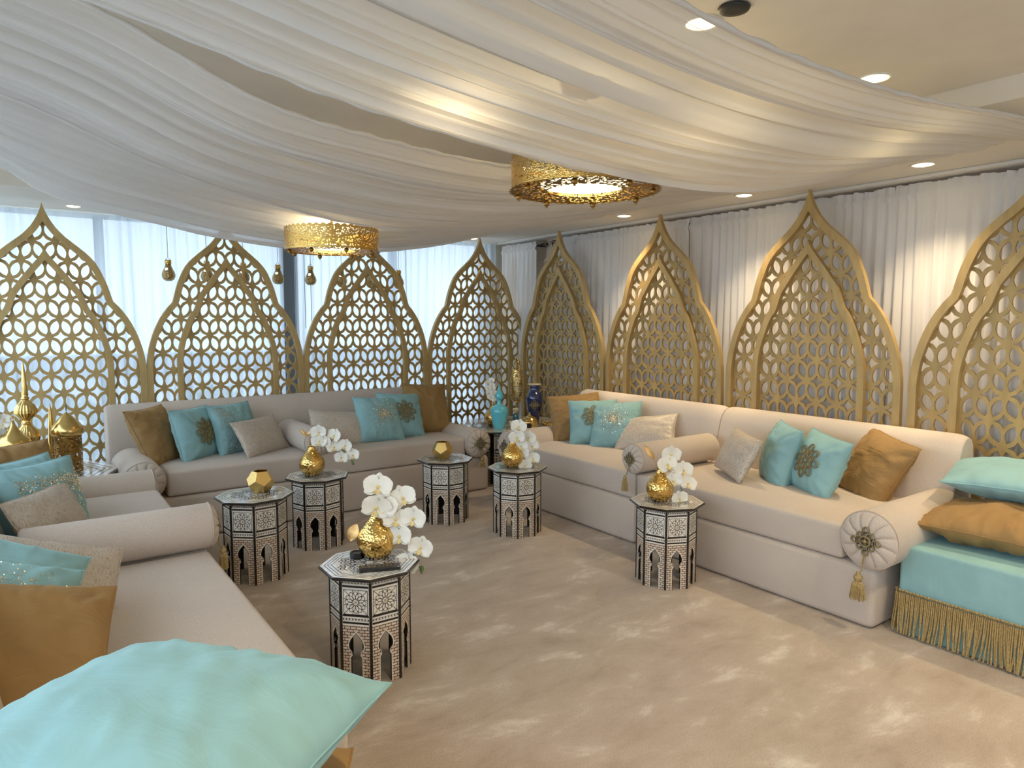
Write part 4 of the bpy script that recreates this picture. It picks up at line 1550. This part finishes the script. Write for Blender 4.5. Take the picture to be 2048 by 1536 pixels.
t = empty('glass_bottle', (3.60, 5.27, ZC1), 0, 'turquoise glass bottle with pointed stopper on the corner table', 'bottle')
part_lathe(t, 'body', [(.042, 0), (.050, .004), (.062, .05), (.076, .11), (.082, .155), (.078, .19), (.055, .215), (.028, .225), (.022, .235), (.020, .262), (.024, .268)], M['turqglass'])
part_lathe(t, 'stopper', [(.022, .268), (.036, .285), (.040, .30), (.036, .325), (.018, .355), (.014, .365), (.010, .385), (.001, .415)], M['turqglass'])
vase(3.66, 5.46, ZC1, 'gold vase behind the turquoise bottle on the corner table', .98)
orchid(3.66, 5.46, ZC1 + .20, [(0, 0, -.05), (.0, 0, .03), (-.005, 0, .09), (-.02, .01, .15), (-.03, .01, .20), (-.035, .01, .24)], 'upright white orchid behind the turquoise bottle', 9, .95, CAMV, [((.01, 0, .1), (.035, 0, .17), .03)], False, 14)
t = empty('porcelain_vase', (4.0, 5.26, ZC1), 0, 'tall navy blue vase with gold ornament on the corner table', 'vase')
part_lathe(t, 'body', [(.038, 0), (.042, .01), (.045, .05), (.060, .12), (.074, .19), (.080, .25), (.078, .29), (.060, .315), (.046, .33), (.044, .37), (.050, .385)], M['navy'])
part_lathe(t, 'rim', [(.050, .385), (.064, .392), (.064, .397), (.045, .392)], M['cream'])
mb = MB(); medallion(mb, .05, 0, .0022)
add('ornament', mb.mesh('ornament', M['embroidery'], True), t, (-.046, -.066, .20), (0, 0, R(-35)))
t = empty('incense_burner', (3.84, 5.12, ZC1), R(-40), 'small domed gold incense burner on the corner table', 'incense burner')
bp = [(.055, 0), (.072, .006), (.076, .03), (.074, .055), (.078, .062), (.072, .072), (.060, .092), (.042, .108), (.02, .12), (.008, .128), (.006, .14), (.001, .152)]
part_lathe(t, 'dome', bp, M['brass'])
add('opening', MB().add(lathe([(.001, 0), (.024, 0), (.024, .012), (.001, .012)], 16, True), 0, Matrix.Translation((0, -.066, .034)) @ Matrix.Rotation(R(90), 4, 'X')).mesh('opening', M['black']), t)
for k in range(3):
    add('ring_moulding', MB().add(tube([(r_ * cos(a), r_ * sin(a), z_) for a in [2 * pi * i / 28 for i in range(28)]], .003, 5, True)).mesh('ring_moulding', M['brass'], True) if True else None, t) if False else None
for r_, z_ in ((.078, .060), (.066, .084), (.046, .106)):
    add('ring_moulding', MB().add(tube([(r_ * cos(a), r_ * sin(a), z_) for a in [2 * pi * i / 28 for i in range(28)]], .0035, 5, True)).mesh('ring_moulding', M['brass'], True), t)
t = empty('teal_vase', (3.76, 5.23, ZC1), 0, 'small dark teal cylinder vase on the corner table', 'vase')
part_lathe(t, 'body', [(.022, 0), (.025, .004), (.025, .125), (.023, .13)], M['teal'], 16)
t = empty('cream_flower', (3.76, 5.23, ZC1 + .13), 0, 'cream flower in the small teal vase', 'flowers')
add('stem', MB().add(tube([(0, 0, -.09), (0, 0, .015)], .003, 6)).mesh('stem', M['stem']), t)
for k in range(7):
    p = petal_mesh(.05, .045, .02, 'flower_petal'); p.materials[0] = M['cream']
    add('petal', p, t, (0, 0, .012), (R(35), 0, 2 * pi * k / 7))
# pierced tall lantern
def pierced(prof, n, seed, matl, thr, sc, keep_rows=2):
    vs, fs = lathe(prof, n, False)
    rows = len(prof) - 1
    out = []
    for q, f in enumerate(fs):
        j = q // n
        c = sum((V(vs[i]) for i in f), V((0, 0, 0))) / len(f)
        if keep_rows <= j < rows - keep_rows and noise.noise(c * sc + V((seed, 0, 0))) > thr: continue
        out.append(f)
    return vs, out


def lin(p, n):
    """resample a lathe profile"""
    out = []
    L = [0]
    for a, b in zip(p[:-1], p[1:]): L.append(L[-1] + math.hypot(b[0] - a[0], b[1] - a[1]))
    for i in range(n + 1):
        d = L[-1] * i / n
        k = max(q for q in range(len(L) - 1) if L[q] <= d + 1e-9)
        u = (d - L[k]) / max(1e-9, L[k + 1] - L[k])
        out.append((p[k][0] + (p[k + 1][0] - p[k][0]) * u, p[k][1] + (p[k + 1][1] - p[k][1]) * u))
    return out


t = empty('pierced_lantern', (4.0, 5.54, ZC1), 0, 'tall pierced gold lantern standing at the back of the corner table', 'lantern')
add('shade', mesh('shade', *pierced(lin([(.045, .205), (.066, .24), (.068, .30), (.066, .45), (.055, .52), (.030, .59), (.006, .64)], 50), 44, 3, M['brass'], .02, 95, 1), M['brass'], True), t)
part_lathe(t, 'foot', [(.05, 0), (.052, .008), (.02, .02), (.012, .05), (.010, .15), (.016, .19), (.045, .205)], M['brass'], 20)
part_lathe(t, 'candle', [(.02, .21), (.022, .23), (.022, .36), (.005, .37)], M['cream'], 12)
t = empty('beaded_tray', (4.12, 5.17, ZC1), R(20), 'small woven gold tray on the corner table behind the bolster', 'tray')
part_lathe(t, 'base', [(.07, 0), (.075, .004), (.075, .008), (.01, .008)], M['brass'], 20)
mb = MB()
for k in range(26):
    a = 2 * pi * k / 26
    mb.add(sphere_vf(.010, (.074 * cos(a), .074 * sin(a), .016 + .006 * (k % 2)), 7, 5))
add('bead_rim', mb.mesh('bead_rim', M['brass'], True), t)
tag(add('white_box', box_mesh('white_box', -.07, .07, -.04, .04, 0, .035, M['bone'], .004, 2), None, (3.86, 5.36, ZC1), (0, 0, R(-35))), 'small white box behind the teal vase on the corner table', 'box')

# ---- left corner group
def fluted(name, prof, n, depth):
    vs, fs = lathe(prof, n, True)
    out = []
    for i, p in enumerate(vs):
        k = 1 - depth * ((i % n) % 2)
        out.append((p[0] * k, p[1] * k, p[2]))
    return mesh(name, out, fs, M['brass'], False)


t = empty('brass_finial', (.02, 5.36, ZC1), 0, 'tall ribbed brass spire ornament at the far left', 'ornament')
part_lathe(t, 'foot', [(.06, 0), (.062, .01), (.03, .03), (.02, .05), (.018, .12), (.022, .19)], M['brass'], 20)
add('lower_globe', fluted('lower_globe', [(.024, .19), (.05, .213), (.068, .242), (.070, .262), (.055, .30), (.03, .33), (.02, .345)], 48, .06), t)
part_lathe(t, 'collar', [(.02, .345), (.030, .348), (.030, .354), (.02, .358), (.026, .365), (.02, .37)], M['brass'], 20)
add('upper_globe', fluted('upper_globe', [(.022, .37), (.045, .39), (.063, .415), (.063, .435), (.048, .468), (.025, .492), (.018, .50)], 44, .06), t)
part_lathe(t, 'spire', [(.018, .50), (.024, .505), (.024, .512), (.017, .518), (.019, .53), (.015, .60), (.010, .68), (.004, .73), (.001, .74)], M['brass'], 14)

t = empty('brass_lantern', (.235, 5.36, ZC1), 0, 'pierced brass lantern with onion dome lid at the far left', 'lantern')
add('shade', mesh('shade', *pierced(lin([(.076, .01), (.080, .02), (.080, .245), (.078, .255)], 48), 72, 9, M['bronze'], .20, 110, 2), M['bronze'], True), t)
part_lathe(t, 'lid', [(.080, .25), (.092, .26), (.096, .28), (.092, .305), (.070, .335), (.04, .37), (.015, .395), (.002, .405)], M['brass'])
add('ring_handle', MB().add(tube([(0, .022 * cos(a), .43 + .022 * sin(a)) for a in [2 * pi * k / 18 for k in range(18)]], .002, 5, True)).mesh('ring_handle', M['iron'], True), t)
part_lathe(t, 'core', [(.04, .0), (.045, .02), (.045, .23), (.04, .24)], M['bronze'], 16)

t = empty('brass_pot', (-.05, 5.20, ZC1), 0, 'polished brass lidded pot left of the spire', 'pot')
part_lathe(t, 'bowl', [(.04, 0), (.06, .01), (.085, .08), (.086, .18), (.082, .215)], M['brass'])
part_lathe(t, 'lid', [(.080, .215), (.086, .22), (.092, .235), (.092, .255), (.080, .28), (.055, .305), (.03, .335), (.014, .365), (.008, .39)], M['brass'])
add('ring_handle', MB().add(tube([(.012 * cos(a), 0, .405 + .016 * sin(a)) for a in [2 * pi * k / 16 for k in range(16)]], .0028, 5, True)).mesh('ring_handle', M['brass'], True), t)
t = empty('brass_spike', (.15, 5.42, ZC1), 0, 'slender brass cone beside the pierced lantern at far left', 'ornament')
part_lathe(t, 'cone', [(.045, .0), (.045, .01), (.03, .12), (.018, .26), (.016, .32), (.008, .42), (.001, .46)], M['brass'], 16)
part_lathe(t, 'ring_moulding', [(.03, .12), (.036, .122), (.036, .132), (.029, .134)], M['brass'], 16)
vase(-.14, 5.24, ZC1, 'gold vase holding white orchids at the left photo edge', 1.15)
orchid(-.14, 5.24, ZC1 + .235, [(0, 0, -.05), (0, 0, .03), (.0, 0, .07), (.01, -.01, .12), (.02, -.01, .16), (.025, -.01, .19)], 'white orchids at the left photo edge beside the spire', 8, 1.2, (.1, -1, .1), [], False, 21)
t = empty('cream_flower', (.20, 5.05, ZC1), 0, 'small cream flower peeking out behind the far left mustard cushion', 'flowers')
add('stem', MB().add(tube([(0, 0, 0), (0, 0, .10)], .003, 6)).mesh('stem', M['stem']), t)
for k in range(7):
    p = petal_mesh(.045, .04, .015, 'flower_petal'); p.materials[0] = M['cream']
    add('petal', p, t, (0, 0, .10), (R(30), 0, 2 * pi * k / 7))


# ------------------------------------------------------------------ lamps
def drum_lamp(x, y, z, D, h, label, seed):
    """pierced gold drum hung from the ceiling; z is the bottom"""
    t = empty('drum_lamp', (x, y, z), seed, label, 'lamp', 'pierced gold ceiling lamps')
    r = D / 2
    n = 300
    rows = 26
    vs, fs = [], []
    for j in range(rows + 1):
        for i in range(n):
            a = 2 * pi * i / n
            zz = h * j / rows
            if j == 0: zz -= .006 * abs(sin(a * 30))
            if j == rows: zz += .012 * abs(sin(a * 22))
            vs.append((r * cos(a), r * sin(a), zz))
    for j in range(rows):
        for i in range(n):
            k = (i + 1) % n
            a = 2 * pi * (i + .5) / n
            pat = noise.noise((cos(a) * r * 120 + seed, sin(a) * r * 120, h * j / rows * 130))
            if 2 <= j < rows - 1 and pat > .24: continue
            fs.append((j * n + i, j * n + k, (j + 1) * n + k, (j + 1) * n + i))
    add('drum', mesh('drum', vs, fs, M['gold_drum'], True), t)
    vs, fs = [], []
    rr = [r * 1.0] + [r * (.97 - .47 * k / 15) for k in range(16)]
    for q, rad in enumerate(rr):
        for i in range(n):
            a = 2 * pi * i / n
            rd = rad
            if q == len(rr) - 1: rd = rad * (.93 + .10 * abs(sin(a * 14)))
            if q == 0: rd = rad + .012 * abs(sin(a * 24))
            vs.append((rd * cos(a), rd * sin(a), -.004 if q == 0 else 0))
    for q in range(len(rr) - 1):
        for i in range(n):
            k = (i + 1) % n
            a = 2 * pi * (i + .5) / n
            pat = noise.noise((cos(a) * rr[q] * 70 + seed, sin(a) * rr[q] * 70, 4))
            if 0 < q < len(rr) - 2 and pat > .22: continue
            fs.append((q * n + i, q * n + k, (q + 1) * n + k, (q + 1) * n + i))
    add('bottom_ring', mesh('bottom_ring', vs, fs, M['bronze'], True), t)
    add('diffuser', lathe_mesh('diffuser', [(.002, .02), (r * .60, .02), (r * .60, .026), (.002, .026)], M['glow'], 48, True), t)
    for k in range(8):
        a = 2 * pi * k / 8 + .2
        mb = MB().add(sphere_vf(.014, (r * .92 * cos(a), r * .92 * sin(a), -.014), 10, 6)).add(sphere_vf(.005, (r * .92 * cos(a), r * .92 * sin(a), -.029), 6, 5))
        add('bead', mb.mesh('bead', M['bronze'], False), t)
    add('rod', MB().add(tube([(0, 0, h * .3), (0, 0, ZT - z)], .008, 8)).mesh('rod', M['bronze']), t)
    add('spider', MB().add(boxvf(-r, r, -.008, .008, h * .3, h * .3 + .008)).add(boxvf(-.008, .008, -r, r, h * .3, h * .3 + .008)).mesh('spider', M['bronze']), t)
    add('ceiling_rose', lathe_mesh('ceiling_rose', [(.09, ZT - z - .035), (.10, ZT - z - .03), (.10, ZT - z)], M['bronze'], 24, True), t)
    lamp('lamp_light', 'POINT', (0, 0, h * .55), LAMP_W, WARM, t, shadow_soft_size=.05)
    return t


M['gold_drum'] = hammered('pierced_gold', (0.66, 0.42, 0.12), 0.30, 160, 0.3)
drum_lamp(1.99, 2.27, 2.045, .62, .125, 'large pierced gold drum lamp between the near and middle swags', 1.3)
drum_lamp(1.62, 4.20, 1.925, .565, .125, 'smaller-looking pierced gold drum lamp before the back screens', 2.1)


def downlight(x, y, z, label, r=.052, power=DOWNLIGHT_W, angle=98):
    t = empty('downlight', (x, y, z), 0, label, 'ceiling light', 'recessed ceiling downlights')
    add('trim_ring', lathe_mesh('trim_ring', [(r, .0), (r * 1.0, -.004), (r * 1.28, -.005), (r * 1.32, -.001), (r * 1.32, .001)], M['wallwhite'], 28, False), t)
    add('lens', lathe_mesh('lens', [(.001, -.011), (r * .5, -.010), (r * .85, -.006), (r, -.001)], M['glowdown'], 24, False), t)
    lamp('downlight_light', 'SPOT', (0, 0, -.012), power, WARM, t, shadow_soft_size=.04, spot_size=R(angle), spot_blend=1.0)
    return t


for i, (y, lab) in enumerate(((0.75, 'downlight over the pillow stack, out of the frame'), (1.955, 'bright oval downlight in the soffit at right, above the near right sofa'),
                              (3.158, 'downlight in the soffit just below the drape hem, right of centre'), (4.36, 'downlight over the far right sofa, hidden by the swags'))):
    downlight(4.27, y, ZS, lab, power=DOWNLIGHT_W * 1.4)
for (x, y, lab) in ((1.905, 1.594, 'ceiling spot shining at the edge of the nearest swag, left one'), (2.896, 1.534, 'ceiling spot shining at the edge of the nearest swag, right one'), (1.12, 1.86, 'ceiling spot glowing through the nearest swag')):
    downlight(x, y, ZT, lab, power=DOWNLIGHT_W * (.13 if x < 1.5 else (.03 if x < 2.5 else .006)), angle=110 if x > 1.5 else 80)
for (x, y, lab) in ((.41, 6.48, 'downlight above the leftmost arched screen'), (4.1, 6.50, 'downlight above the fourth arched screen by the corner')):
    downlight(x, y, ZS, lab, .045, DOWNLIGHT_W * .3)
for (x, y, lab) in ((.95, .4, 'ceiling spot behind the camera left'), (2.9, .4, 'ceiling spot behind the camera right')):
    downlight(x, y, ZT, lab, power=DOWNLIGHT_W * 2.0, angle=150)
# smoke detector and ceiling plate by the drape edge
t = empty('ceiling_fixture', (1.89, 1.455, ZT), 0, 'dark round fixture on the ceiling beside the nearest swag', 'ceiling fixture')
part_lathe(t, 'case', [(.045, -.001), (.05, -.005), (.045, -.013), (.02, -.016), (.002, -.016)], M['iron'], 20)


def pendant(x, y, zb, label):
    t = empty('bulb_pendant', (x, y, zb), 0, label, 'pendant lamp', 'mosaic bulb pendants hanging before the voile')
    n = 28
    add('bulb', lathe_mesh('bulb', [(.002, 0), (.025, .003), (.043, .016), (.053, .038), (.054, .055), (.048, .078), (.036, .102), (.026, .125), (.022, .145)], M['mosaic'], n), t)
    add('cap', lathe_mesh('cap', [(.024, .143), (.027, .147), (.026, .16), (.028, .163), (.026, .177), (.018, .180), (.002, .180)], M['brass'], 20), t)
    add('hook', MB().add(tube([(-.02, 0, .178), (0, 0, .205), (.02, 0, .178)], .002, 5)).mesh('hook', M['iron']), t)
    add('cord', MB().add(tube([(0, 0, .20), (0, 0, ZS - zb)], .0022, 5)).mesh('cord', M['iron']), t)
    add('light_window', MB().add(sphere_vf(.013, (-.018, -.026, .098), 8, 6)).mesh('light_window', M['bulb']), t)
    return t


WHERE = ('left of the second screen', 'behind the upper left of the second screen', 'behind the upper right of the second screen', 'just right of the second screen', 'left of the third screen',
         'behind the upper left of the third screen', 'behind the apex of the third screen', 'behind the right shoulder of the third screen')
for i in range(8):
    pendant(1.077 + .307 * i, 6.55, 1.828, 'mosaic bulb pendant ' + WHERE[i])
for i, x in enumerate((2.18, 2.27, 2.33)):
    tag(add('pull_cord', MB().add(tube([(0, 0, 1.35 + .07 * i), (0, 0, ZS)], .0028, 5)).mesh('pull_cord', M['frame']), None, (x, 6.62, 0)),
        'grey blind cord hanging by the window column, ' + ('leftmost', 'middle', 'rightmost')[i] + ' of three', 'cord', 'blind cords by the window column')
